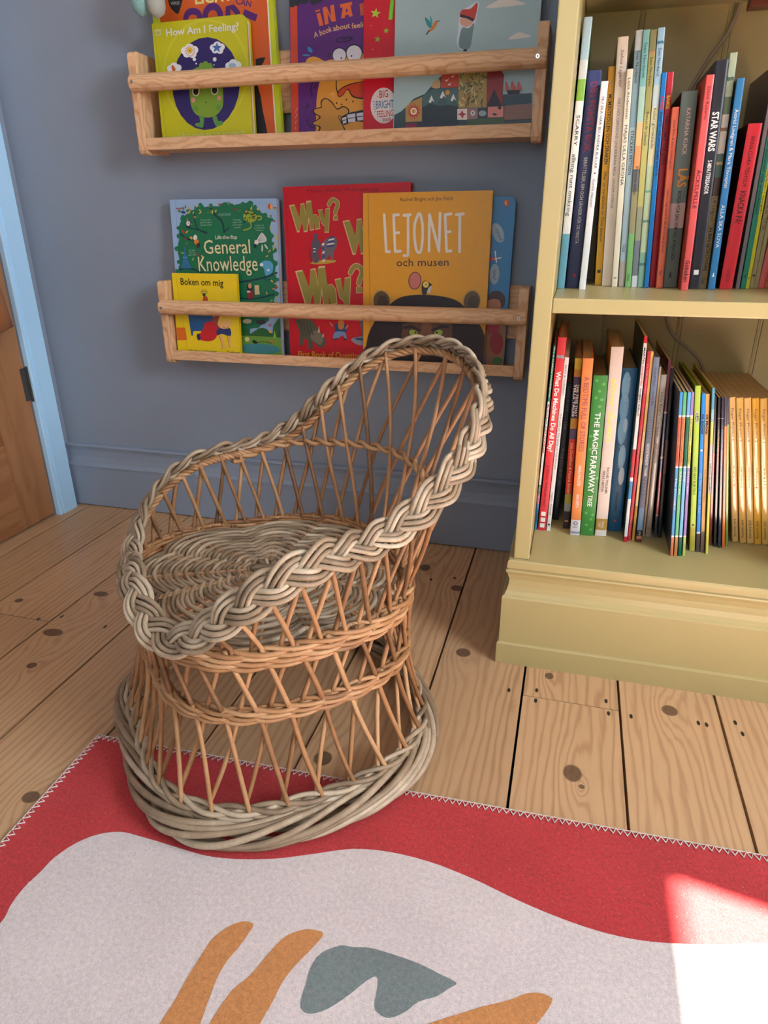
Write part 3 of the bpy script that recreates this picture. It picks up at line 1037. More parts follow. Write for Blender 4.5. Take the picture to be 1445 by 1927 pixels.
U_BOOKS = [
 B('tall white book with sky, green hill and teal bands, first beside the left side panel', (1093.8, 32.7, 1115.9, 32, 1044.9, 543, 1060.8, 543), (236, 236, 230), hard=True, cover=(70, 120, 60), page=M_PAGE,
   bands=[(0, .14, (176, 204, 214)), (.14, .205, (214, 218, 214)), (.205, .28, (140, 190, 74)), (.28, .775, (238, 238, 232)), (.775, 1, (112, 172, 192))],
   texts=[('SCARRY', .33, .44, .42, K), ('allting runt omkring', .47, .705, .5, K)]),
 B('indigo blue hardback with dark red and white lettering, second from the left side panel', (1107.5, 132.4, 1132.6, 132.4, 1063.6, 542.4, 1088, 542), (62, 70, 124), hard=True,
   texts=[('DIN FÖRSTA BOK', .05, .353, .48, (166, 52, 84), .02, .012, -.15), ('BERÄTTELSER, RIM OCH SÅNGER FÖR DE MINSTA', .375, .777, .26, (222, 220, 226))], marks=[('dot', .935, .26, (190, 40, 60), .1)]),
 B('thin white book with small grey capitals leaning beside the indigo hardback', (1131.9, 153, 1146, 153, 1089, 544.7, 1102.2, 545.5), (240, 240, 240), page=M_PAGE,
   texts=[('NU SKA HÄR BLI ANDRA BULLAR', .068, .393, .36, (70, 70, 74)), ('Gunilla Hansson', .44, .577, .4, (110, 110, 114), 0, 0, .25)], marks=[('dot', .415, .22, K, 0)]),
 B('mustard yellow slim hardback with black lettering past the dark gap', (1144, 125.6, 1157.7, 125.6, 1118, 537, 1131.3, 537.7), (214, 156, 22), hard=True,
   texts=[('MUMINTROLLEN OCH DRAKEN', .116, .42, .5, K, 0, .015), ('Efter en berättelse av Tove Jansson', .452, .783, .42, K, 0, 0, .25)], marks=[('square', .93, .5, K, 0)]),
 B('beige hardback with thin grey capitals right of the mustard hardback', (1163, 70, 1183.6, 69.3, 1132.4, 538.5, 1150, 539), (224, 206, 184), hard=True,
   texts=[('Selma Lagerlöf', .045, .18, .3, (90, 80, 70), 0, 0, .4), ('NILS HOLGERSSONS UNDERBARA RESA GENOM SVERIGE', .226, .662, .27, (84, 76, 70))]),
 B('short cream book with bold black capitals right of the beige hardback', (1179.8, 130.4, 1192, 130.4, 1150.5, 540, 1161.7, 540.3), (232, 220, 190), hard=True,
   texts=[('Lena Andersson', .037, .21, .44, K), ('MAJAS LILLA GRÖNA', .237, .508, .5, K)], marks=[('zig', .955, .25, K, 0)]),
 B('grey blue picture book with pale brown foot, left of the teal and orange one', (1196, 57.8, 1210, 57, 1162.5, 540, 1175, 540), (150, 172, 176), bands=[(0, .07, (186, 190, 186)), (.07, .35, (130, 158, 164)), (.35, .89, (160, 180, 184)), (.89, 1, (172, 158, 146))],
   texts=[('Sven Nordqvist', .072, .188, .42, K), ('STACKARS PETTSON', .362, .532, .42, (34, 44, 54), 0, .012), ('Opal', .818, .849, .45, (60, 70, 74))]),
 B('picture book with spine running from teal through orange to leaf green', (1210.5, 56.6, 1223.6, 56.3, 1175.7, 540.3, 1187, 540.8), (140, 190, 184),
   bands=[(0, .2, (126, 184, 178)), (.2, .33, (170, 204, 186)), (.33, .42, (226, 190, 130)), (.42, .51, (236, 158, 96)), (.51, .60, (110, 110, 108)), (.60, .77, (160, 150, 108)), (.77, 1, (126, 184, 106))],
   texts=[('Sven Nordqvist', .045, .17, .42, (30, 70, 74)), ('Pettson tältar', .5, .614, .46, K), ('Opal', .944, .974, .45, (40, 80, 40))]),
 B('olive green picture book with grey foot, right of the teal and orange one', (1224, 56.6, 1237, 55.6, 1187.4, 540.8, 1199, 541), (172, 168, 92),
   bands=[(0, .075, (138, 134, 78)), (.075, .085, (196, 140, 90)), (.085, .3, (166, 160, 88)), (.3, .66, (196, 188, 108)), (.66, .80, (160, 164, 130)), (.80, .95, (120, 128, 134)), (.95, 1, (214, 216, 222))],
   texts=[('Sven Nordqvist', .095, .20, .42, K), ('Pettson får julbesök', .293, .42, .42, K)]),
 B('worn light blue picture book with pale green lower spine and frayed top', (1237.3, 53, 1253, 52, 1199.3, 541, 1210.7, 541.6), (170, 206, 220),
   bands=[(0, .20, (164, 200, 218)), (.20, .28, (198, 214, 210)), (.28, .5, (220, 216, 170)), (.5, .85, (192, 208, 164)), (.85, 1, (130, 176, 152))],
   texts=[('Sven Nordqvist', .07, .17, .4, K), ('Kackel i grönsakslandet', .284, .435, .42, K)], marks=[('zig', .05, .5, (60, 120, 150), 0), ('zig', .6, .5, (110, 160, 130), 0), ('zig', .72, .5, (90, 140, 120), 0), ('zig', .9, .6, (70, 110, 110), 0)]),
 B('slim bright blue comic album with tiny red and black lettering', (1245.7, 137, 1254.6, 137, 1211, 541.6, 1220, 542), (0, 122, 196), texts=[('BAMSE', .10, .158, .6, (200, 30, 60), 0, .02), ('ÄVENTYR • 4 KLASSISKA BAMSE ÄVENTYR', .168, .453, .5, (20, 20, 60), 0, .01)]),
 B('slim red comic album with yellow and black lettering right of the blue album', (1255.8, 136, 1269, 136, 1221, 540.3, 1232, 540.3), (206, 28, 44), texts=[('BAMSE', .10, .158, .52, (246, 206, 40), 0, .02), ('NÄR BAMSE VAR LITEN', .19, .406, .42, (40, 14, 20), 0, .02)]),
 B('short salmon orange paperback with thin dark lettering', (1264.4, 202.4, 1278.4, 202, 1234, 542.4, 1245.7, 543), (228, 112, 80), texts=[('Lena Arro & Sara Gimbergsson', .068, .323, .34, (70, 30, 26)), ('Lycke o Lage ibland är det bra att det är mörkt', .435, .79, .34, (70, 30, 26)), ('Opal', .894, .923, .4, (90, 40, 30))]),
 B('grey green thick hardback with large orange word and pale pink band', (1282.3, 172.8, 1314.7, 171.3, 1245.7, 541.6, 1271.4, 541.6), (110, 128, 120), hard=True, cover=(58, 56, 48), bands=[(0, .547, (116, 134, 126)), (.547, .677, (206, 178, 170)), (.677, 1, (104, 118, 106))],
   texts=[('KATARINA KUICK', .08, .305, .26, (222, 196, 190), .05, .015), ('LÄS', .374, .466, .56, (232, 150, 40), .1, .02), ('BOKEN FÖR DIG SOM VILL BÖRJA LÄSA', .486, .851, .22, K, .03, .012)], marks=[('rocket', .93, .34, K, 0)]),
 B('coral red hardback with dark red lettering between the grey green and black ones', (1329.8, 141.4, 1344.6, 141, 1281, 546.6, 1294, 547), (236, 90, 86), hard=True, cover=(168, 48, 36), texts=[('David Roberts', .05, .19, .4, (90, 20, 36)), ('ÅCKELPELLE', .413, .595, .5, (110, 20, 40), 0, .01), ('Göboken', .848, .957, .6, K, 0, .012)]),
 B('thick black hardback with bold white lettering', (1345.6, 114.5, 1372.6, 113, 1296, 544, 1315.8, 544.3), (34, 34, 42), hard=True, texts=[('STAR WARS', .207, .372, .5, Wt, 0, .03), ('5-MINUTERSSAGOR', .41, .558, .32, Wt, 0, .02)], marks=[('square', .92, .42, Wt, 0)]),
 B('tall leaf green and tan picture book right of the thick black hardback', (1373.4, 100.4, 1389.4, 98.4, 1317, 543.2, 1327.4, 543), (170, 186, 160), bands=[(0, .17, (188, 204, 170)), (.17, .24, (110, 130, 104)), (.24, .40, (222, 214, 200)), (.40, .50, (92, 116, 104)), (.50, .58, (92, 68, 60)), (.58, 1, (170, 146, 98))],
   texts=[('Ulf Löfgren', .586, .69, .5, K), ('ALBIN SJÖRÖVARE', .716, .918, .48, K, 0, .012), ('Opal', .948, .98, .5, K)], marks=[('zig', .1, .7, (90, 110, 90), 0), ('zig', .3, .7, (150, 110, 90), 0), ('zig', .44, .6, (196, 160, 120), 0)]),
 B('bright blue hardback with white capitals, leaning right of the tan picture book', (1387.4, 148, 1401.9, 147, 1332, 544.7, 1344.6, 545), (48, 132, 190), hard=True, cover=(30, 48, 66), texts=[('Astrid Lindgren & Marit Törnqvist', .134, .494, .46, Wt), ('ALLA SKA SOVA', .574, .786, .48, Wt)], marks=[('rocket', .925, .5, Wt, 0)]),
 B('bright red thick hardback with black capitals', (1407.6, 233, 1435.7, 232, 1354, 544, 1376.5, 544.5), (222, 34, 46), hard=True, cover=(84, 22, 26), texts=[('ANNA-CLARA TIDHOLM', .07, .36, .3, (50, 10, 16)), ('KNACKA PÅ!', .388, .583, .44, (40, 10, 16), 0, .015), ('ALFABETA', .862, .952, .26, (120, 30, 36))]),
 B('tall mauve grey hardback standing behind the bright red thick hardback', (1459, 120, 1468, 120, 1383.5, 543, 1392, 543.5), (132, 120, 124), hard=True, cover=(120, 104, 96)),
 B('teal green hardback with black lettering right of the mauve grey one', (1456, 170, 1470, 170, 1393, 543, 1401.8, 544), (28, 138, 112), hard=True, texts=[('Här kommer nya ambulansen', .22, .60, .5, K, 0, .01)], marks=[('rocket', .93, .5, K, 0)]),
 B('thin acid yellow book with tiny black lettering', (1460, 215, 1468, 215, 1402.6, 543, 1409, 543.5), (230, 222, 40), texts=[('Nicke Nyfiken i djungeln', .22, .55, .5, K)], marks=[('rocket', .935, .5, K, 0)]),
 B('tan grey slim book right of the acid yellow one', (1464, 260, 1474, 260, 1410, 542, 1417.4, 543), (176, 164, 118), texts=[('VILL LEKA TUR', .27, .6, .5, (70, 64, 50))], marks=[('dot', .91, .6, K, 0)]),
 B('olive beige slim book left of the coral pink one', (1472, 270, 1483, 270, 1418.2, 542, 1425, 543), (168, 154, 104)),
 B('coral pink book near the right edge of the upper shelf', (1482, 300, 1496, 300, 1425.6, 542, 1437, 543), (218, 98, 96)),
 B('burnt orange book at the right end of the upper shelf', (1494, 310, 1512, 310, 1437.8, 542, 1452, 543), (196, 88, 34), marks=[('rocket', .93, .4, K, -.2)]),
]
place_books(U_BOOKS, SH_MID)

def BL_(label, px, c, **kw):
    kw.setdefault('group', GL)
    return B(label, px, c, **kw)
PH = (240, 190, 92)
L_BOOKS = [
 BL_('thin green and white workbook with blue foot, first on the lower shelf', (1035.6, 651, 1045.6, 650.6, 1000.3, 996.8, 1008.6, 997.6), (236, 236, 232), bands=[(0, .28, (22, 128, 98)), (.28, .735, (238, 236, 232)), (.735, .785, (30, 110, 80)), (.785, .845, (226, 150, 184)), (.845, 1, (40, 150, 206))],
   texts=[("IT'S A KUMON WORKBOOK", .01, .26, .5, Wt, 0, .02), ('My First Book of', .295, .42, .5, K, 0, .01), ('CUTTING', .425, .555, .6, (206, 30, 40), 0, .03), ('Ages', .74, .78, .5, Wt), ('3·4·5', .79, .84, .5, K), ('KUMON', .87, .96, .55, (20, 40, 70), 0, .02)]),
 BL_('bright red hardback with bold white title, second on the lower shelf', (1050.6, 635.6, 1066.7, 634.8, 1011.9, 997.6, 1026.8, 999), (230, 58, 70), hard=True,
   texts=[('What Do Machines Do All Day?', .16, .565, .52, Wt, 0, .03), ('Jo Nelson • Aleksandar Savvić', .635, .865, .4, (120, 30, 44))], marks=[('zig', .09, .5, (150, 160, 170), 0), ('square', .905, .6, Wt, 0), ('square', .938, .6, Wt, 0), ('square', .971, .6, Wt, 0)]),
 BL_('slim white book with thin grey capitals beside the bright red hardback', (1061.9, 673.3, 1071, 672.7, 1027.8, 998.5, 1034.8, 999.8), (236, 232, 230), page=M_PAGE,
   texts=[('BEXT & CLEMENT', .04, .20, .4, (110, 104, 104)), ('THE CAFE AT THE EDGE OF THE WOODS', .30, .62, .42, (96, 92, 92)), ('MIKEY PLEASE', .76, .90, .42, (96, 92, 92))], marks=[('square', .96, .5, (60, 60, 64), 0)]),
 BL_('dark navy book pushed back in the row with dim lettering', (1068, 721, 1079.5, 721, 1038, 977.7, 1053, 978.6), (22, 34, 46), hard=True, texts=[('Jane RAY', .02, .2, .34, (90, 90, 90)), ('100', .27, .32, .5, (120, 120, 116)), ('IN ONE DAY • BEAST • END', .46, .74, .34, (110, 110, 100)), ('WALKER BOOKS', .78, .90, .24, (100, 100, 100))]),
 BL_('autumn yellow, purple and red spine next to the orange hardback', (1079.5, 675, 1094.6, 674.3, 1056.6, 994.3, 1070.5, 995.7), (190, 50, 30), cover=(150, 96, 40), hard=True,
   bands=[(0, .06, (206, 174, 40)), (.06, .10, (196, 130, 40)), (.10, .33, (62, 54, 84)), (.33, .39, (196, 140, 44)), (.39, .45, (84, 72, 110)), (.45, .78, (206, 46, 30)), (.78, .84, (150, 150, 56)), (.84, .89, (140, 150, 160)), (.89, 1, (48, 38, 52))],
   texts=[('THE TREE THAT', .14, .32, .3, Wt, .2, .02), ('TELLS TALES', .14, .32, .3, Wt, -.2, .02), ('Julia Donaldson & Victoria Sandøy', .47, .775, .42, (240, 196, 150), 0, 0, .2)], marks=[('zig', .95, .3, (190, 160, 110), 0)]),
 BL_('orange hardback with thin purple capitals and white foot', (1096.3, 675.5, 1117.5, 674.7, 1073, 1007.6, 1089.6, 1008), (238, 142, 78), hard=True, bands=[(0, .905, (238, 142, 78)), (.905, 1, (226, 226, 230))],
   texts=[('A BEDTIME FULL OF STORIES', .095, .50, .5, (150, 66, 92)), ('ANGELA McALLISTER', .58, .70, .3, Wt), ('ANNA SHEPETA', .75, .83, .3, Wt), ('FL', .945, .953, .42, K)], marks=[('dot', .925, .45, K, 0), ('dot', .925, .32, (226, 226, 230), 0), ('bar', .985, .9, (150, 150, 170), 0), ('bar', .978, .5, (150, 150, 170), 0)]),
 BL_('thick leaf green hardback with white title', (1117.5, 707.6, 1144, 707, 1091, 1007.6, 1117, 1008), (62, 142, 62), hard=True, cover=(50, 110, 50), page=pmat((170, 140, 100), .8, 'page_block'),
   texts=[('THE MAGIC', .215, .47, .36, Wt, .02, .015), ('FARAWAY', .48, .715, .42, Wt, 0, .02), ('TREE', .73, .805, .32, Wt, 0, .01)], marks=[('dot', f, .22, (96, 172, 84), o) for f, o in ((.03, -.25), (.05, .25), (.09, 0), (.13, -.2), (.14, .2), (.18, .1), (.36, -.35), (.44, -.3), (.62, .36), (.85, -.2), (.89, .2), (.93, -.1), (.96, .25), (.86, .3))]),
 BL_('thick cream pink hardback with yellow handwritten title', (1150, 654, 1174.7, 653, 1119.4, 1009.3, 1139.8, 1009.3), (234, 214, 200), hard=True, cover=(206, 160, 100), bands=[(0, .9, (234, 214, 200)), (.9, .965, (190, 150, 70)), (.965, 1, (230, 224, 216))],
   texts=[('slow down', .15, .47, .5, (250, 226, 110), 0, .012, .3), ('RACHEL WILLIAMS', .61, .755, .2, (80, 66, 60), .14, .01), ('FREYA HARTAS', .63, .745, .2, (80, 66, 60), -.2, .01), ('MAGIC', .915, .955, .2, Wt, .1), ('CAT', .92, .95, .2, Wt, -.18)]),
 BL_('thick ocean blue hardback with white splash down the spine', (1172.6, 693.8, 1200, 693, 1141, 999.3, 1168, 1000.6), (32, 104, 150), hard=True, cover=(50, 90, 110),
   texts=[('Tamed and untamed water', .05, .60, .28, (150, 190, 216), -.06), ('Melissa Castrillón', .74, .86, .22, (20, 50, 80))],
   marks=[('pod', .10, .55, (130, 188, 224), -.18), ('pod', .22, .6, (116, 178, 220), -.16), ('pod', .36, .6, (126, 186, 224), -.12), ('pod', .52, .5, (150, 200, 230), .04), ('pod', .64, .4, (206, 226, 240), .14), ('pod', .33, .3, (180, 214, 236), .05), ('dot', .93, .2, (190, 80, 60), 0)]),
 BL_('tall thin white large format paperback with red and black lettering and red top', (1212, 633, 1219, 633, 1173.5, 1020, 1178.8, 1021), (238, 234, 230), cover=(44, 66, 58), bands=[(0, .03, (210, 24, 40)), (.03, .52, (238, 234, 230)), (.52, .66, (206, 40, 50)), (.66, .68, (236, 232, 230)), (.68, .77, (60, 150, 196)), (.77, .97, (236, 234, 230)), (.97, 1, (200, 40, 60))],
   texts=[('MARTIN', .05, .12, .5, K, 0, .02), ('HANDFORD', .13, .22, .5, (206, 40, 40), 0, .02), ("WHERE'S WALLY?", .23, .36, .5, K, 0, .02)]),
 BL_('red slim hardback with pale lettering right of the tall white paperback', (1219.3, 661.7, 1225, 661, 1179.6, 1017.6, 1187, 1018), (214, 50, 66), texts=[('ALICE MELVIN', .06, .20, .42, (240, 150, 160)), ("Mouse's Wood", .42, .55, .42, (240, 150, 160)), ('Thames & Hudson', .86, .97, .34, (240, 190, 196))]),
 BL_('very thin gold book with torn pale spine', (1225.4, 662, 1229.4, 661, 1188, 1017.6, 1193.6, 1018), (226, 190, 96), bands=[(0, .4, (236, 196, 110)), (.4, .8, (244, 222, 160)), (.8, 1, (206, 160, 60))]),
 BL_('slate blue hardback with thin black lines and striped foot', (1230, 673.6, 1240.4, 672.4, 1195, 1020, 1207.5, 1021), (120, 134, 160), hard=True, bands=[(0, .55, (122, 134, 158)), (.55, .8, (106, 116, 140)), (.8, .93, (112, 150, 190)), (.93, .965, (40, 36, 40)), (.965, .98, (196, 130, 110)), (.98, 1, (110, 50, 50))],
   texts=[('KNAPMAN • HUGHES', .05, .24, .34, (50, 56, 74)), ('GOODNIGHT TIGER', .44, .62, .42, (236, 234, 236), 0, .02), ('LITTLE TIGER', .935, .96, .3, Wt)], marks=[('bar', f, .24, (56, 60, 74), 0) for f in (.30, .315, .33, .345, .36, .375, .39, .405, .64, .66, .68, .70, .72, .74)]),
 BL_('very thin beige book between the slate blue and pale grey ones', (1240.6, 691, 1244.6, 690, 1209, 1009.5, 1212.6, 1010), (214, 184, 140)),
 BL_('glossy pale grey paperback with black serif title', (1245, 706, 1254.8, 706, 1213.2, 1010, 1225.4, 1010.6), (178, 166, 152), rough=.2, bands=[(0, .3, (190, 180, 164)), (.3, 1, (176, 158, 146))], texts=[("Little Bear's Treasures", .10, .36, .42, K), ('JANE JOHNSON', .40, .52, .42, (60, 50, 50))], marks=[('dot', .945, .4, K, 0), ('dot', .945, .25, (190, 180, 164), 0)]),
 BL_('slim dark red book with navy middle and red lower spine', (1257, 678.4, 1262.4, 678, 1229, 1011, 1236, 1012), (90, 20, 36), rough=.2, bands=[(0, .27, (96, 20, 40)), (.27, .28, (220, 210, 200)), (.28, .52, (34, 54, 100)), (.52, .53, (220, 200, 190)), (.53, .60, (40, 60, 110)), (.60, .86, (176, 30, 60)), (.86, .87, (200, 170, 160)), (.87, 1, (40, 50, 80))]),
 BL_('black slim book beside the dark blue cover', (1262.8, 693.6, 1268.4, 692.8, 1237, 1012, 1243.6, 1013), (30, 26, 28), cover=(36, 34, 38), bands=[(0, .4, (28, 24, 26)), (.4, .6, (110, 66, 52)), (.6, 1, (34, 40, 34))]),
 BL_('slim blue and coral early reader with dark cover, first of the set of four', (1279.4, 738.6, 1284.8, 738.6, 1260.7, 1046.8, 1266, 1046.8), (60, 150, 214), cover=(48, 60, 76), bands=[(0, .13, (66, 150, 214)), (.13, .14, Wt), (.14, .43, (226, 112, 84)), (.43, .44, Wt), (.44, .865, (74, 156, 214)), (.865, .875, Wt), (.875, 1, (226, 130, 96))], texts=[('Julia Donaldson • Axel Scheffler', .15, .42, .5, (110, 40, 30)), ('The Dinosaur', .5, .70, .5, Wt)]),
 BL_('slim green and orange early reader, second of the set of four', (1285.8, 738.6, 1292.4, 738.6, 1268, 1046.8, 1273.6, 1046.8), (90, 180, 120), cover=(20, 70, 60), bands=[(0, .13, (96, 186, 124)), (.13, .14, Wt), (.14, .43, (230, 140, 86)), (.43, .44, Wt), (.44, .865, (104, 190, 128)), (.865, .875, Wt), (.875, 1, (214, 140, 80))], texts=[('Julia Donaldson • Axel Scheffler', .15, .42, .5, (110, 40, 30)), ('SUPERWORM', .46, .6, .5, Wt)]),
 BL_('slim light blue and dark green early reader, third of the set of four', (1294, 738.6, 1300.4, 738.6, 1275.6, 1046.8, 1281.2, 1046.8), (110, 184, 226), cover=(20, 40, 90), bands=[(0, .13, (100, 176, 226)), (.13, .14, Wt), (.14, .43, (26, 120, 90)), (.43, .44, Wt), (.44, .865, (120, 190, 228)), (.865, .875, Wt), (.875, 1, (20, 110, 80))], texts=[('Julia Donaldson • Axel Scheffler', .15, .42, .5, (10, 50, 40)), ('ZOG', .46, .52, .5, Wt)]),
 BL_('slim lilac and pale lime early reader, last of the set of four', (1301, 738.6, 1306, 738.6, 1283.6, 1046.8, 1289, 1046.8), (160, 132, 190), cover=(80, 60, 120), bands=[(0, .13, (164, 136, 196)), (.13, .14, Wt), (.14, .43, (220, 222, 110)), (.43, .44, Wt), (.44, .865, (160, 132, 190)), (.865, .875, Wt), (.875, 1, (190, 210, 110))], texts=[('Julia Donaldson • Axel Scheffler', .15, .42, .5, K), ('STICK MAN', .46, .6, .5, Wt)]),
 BL_('lime green hardback with black title pod and olive foot', (1308, 727.2, 1318.7, 726.7, 1296.9, 1037.4, 1307, 1037.8), (186, 220, 76), hard=True, cover=(140, 150, 30), page=pmat((150, 150, 40), .8, 'page_block'), bands=[(0, .845, (186, 220, 76)), (.845, 1, (190, 180, 70))], texts=[('SQUASH!', .14, .22, .36, (210, 196, 206), 0, .03), ('KES GRAY & JIM FIELD', .47, .64, .44, K)],
   marks=[('pod', .18, .56, (44, 30, 44), 0), ('dot', .83, .5, (160, 40, 110), 0)]),
 BL_('slim vivid blue paperback with dark grey foot', (1320.8, 741, 1327.2, 741, 1308.5, 1039, 1316.4, 1039.5), (20, 140, 220), cover=(20, 60, 80), bands=[(0, .865, (20, 140, 222)), (.865, .875, Wt), (.875, 1, (84, 72, 70))], texts=[('OI DOG!', .12, .24, .5, (30, 20, 30), 0, .05), ('KES GRAY AND JIM FIELD', .48, .74, .5, (150, 190, 230))], marks=[('dot', .34, .6, Wt, 0)]),
 BL_('slim pale orange paperback with brown grey foot', (1328.2, 742, 1334.8, 742, 1317.4, 1039.5, 1325, 1040), (240, 188, 112), cover=(150, 120, 30), bands=[(0, .86, (240, 190, 116)), (.86, 1, (140, 116, 110))], texts=[('OI FROG!', .12, .24, .5, (30, 20, 30), 0, .05), ('KES GRAY AND JIM FIELD', .46, .66, .5, (200, 140, 70))]),
 BL_('thin lime yellow paperback with light blue top standing proud', (1340.4, 731, 1345, 730, 1327.2, 1042.5, 1332.2, 1043.4), (232, 224, 120), cover=(170, 150, 20), bands=[(0, .12, (90, 170, 196)), (.12, .19, (150, 200, 210)), (.19, .32, (238, 222, 120)), (.32, .42, (240, 214, 200)), (.42, .62, (240, 236, 226)), (.62, 1, (226, 222, 90))], texts=[('CAPTAIN YELLOWBELLY', .43, .62, .5, K, 0, .02)]),
 BL_('slim maroon glossy book', (1346, 748.7, 1351.2, 748.7, 1334, 1025.5, 1340.6, 1026.4), (110, 34, 40), rough=.16, bands=[(0, .36, (26, 20, 30)), (.36, 1, (150, 36, 44))]),
 BL_('slim navy glossy book with yellow lettering', (1351.8, 748.7, 1357.2, 748.7, 1342, 1029, 1348.6, 1029.6), (26, 26, 44), rough=.14, texts=[('YOU, TOUCH OF OTHERS', .2, .41, .45, (240, 214, 150))], marks=[('bar', .13, .5, Wt, 0)]),
 BL_('slim dark blue glossy book with blue and pink lettering', (1357.8, 748.7, 1362.6, 748.7, 1350, 1031, 1356.4, 1031.6), (30, 44, 70), rough=.14, texts=[('TELL TALES', .2, .33, .45, (120, 190, 220))], marks=[('bar', .13, .5, Wt, 0)]),
 BL_('slim orange book with navy top', (1363, 748.7, 1367.4, 748.7, 1357.4, 1031, 1363.2, 1031.6), (226, 120, 50), rough=.2, bands=[(0, .18, (30, 44, 64)), (.18, 1, (222, 116, 46))]),
 BL_('slim green book with navy top beside the yellow readers', (1367.8, 748.7, 1371.6, 748.7, 1364, 1028, 1369.6, 1028.6), (120, 160, 50), rough=.2, bands=[(0, .17, (30, 44, 64)), (.17, .45, (130, 170, 60)), (.45, 1, (124, 160, 56))]),
]
fy = [(1372, 1383.6, 1377, 1390, 749, 1020.6, '6', (246, 200, 130), 'leftmost and palest of the yellow phonics readers'),
      (1384.6, 1398.4, 1391.4, 1404.6, 750, 1023, '5', (242, 196, 104), 'yellow phonics reader numbered 5, second of the yellow row'),
      (1399.4, 1413.4, 1405.8, 1418.2, 750.5, 1024, '4', (244, 204, 126), 'yellow phonics reader numbered 4, middle of the yellow row'),
      (1414.4, 1428.6, 1419.4, 1432.6, 751, 1025.5, '2', (242, 186, 60), 'deep yellow phonics reader numbered 2'),
      (1429.6, 1444, 1433.6, 1447, 751.5, 1026, '1', (240, 196, 100), 'yellow phonics reader numbered 1, beside the frame edge'),
      (1445, 1459, 1448, 1461, 752, 1027, '7', (240, 190, 84), 'last yellow phonics reader, half cut by the frame')]
wd = ['beach', 'swimming', 'sandwich', 'chasing', 'snails', 'queen']
for i, (a, b_, c, d, yt, yb_, num, col_, lab) in enumerate(fy):
    L_BOOKS.append(BL_(lab, (a, yt, b_, yt, c, yb_, d, yb_), col_, rough=.09, cover=(226, 170, 70), bulge=.0016, texts=[('Finger Phonics ' + num, .07, .285, .34, (90, 60, 20)), (' '.join(wd[i]), .46, .60, .26, (96, 66, 26)), ('Jolly Learning', .83, .96, .34, (90, 60, 20))]))
place_books(L_BOOKS, SH_LO)

# cable and block at the back of the bookcase
q = MB()
M_CORD = paint_mat('pale_grey_cable', (172, 156, 136), 0.5)
cpts = [(0.214, 1.442, 1.10), (0.213, 1.442, 1.075), (0.209, 1.442, 1.05), (0.200, 1.442, 1.025), (0.187, 1.442, 1.004), (0.174, 1.442, 0.984), (0.150, 1.443, 0.93), (0.14, 1.443, 0.84), (0.150, 1.4425, 0.72), (0.165, 1.4405, 0.636), (0.172, 1.4405, 0.60),
        (0.175, 1.442, 0.567), (0.189, 1.442, 0.537), (0.211, 1.442, 0.518), (0.239, 1.442, 0.497), (0.254, 1.442, 0.476), (0.257, 1.443, 0.455), (0.25, 1.443, 0.40), (0.24, 1.443, 0.30), (0.25, 1.443, 0.215)]
q.tube(smooth_poly(cpts, 5, False), 0.0027, M_CORD, 8)
tag(q.build('power_cable', smooth=True), 'thin pale grey power cable running down the back of the yellow bookcase', 'cable')
q = MB()
q.box((0.219, 1.395, 1.048), (0.345, 1.425, 1.0615), wood_mat('red_stained_wood', (120, 60, 44), (84, 38, 28), 0.4), 0.5, 'x')
tag(q.build('wooden_block', bevel=0.0015), 'dark red wooden block fixed under the bookcase shelf above the upper row of books', 'block')

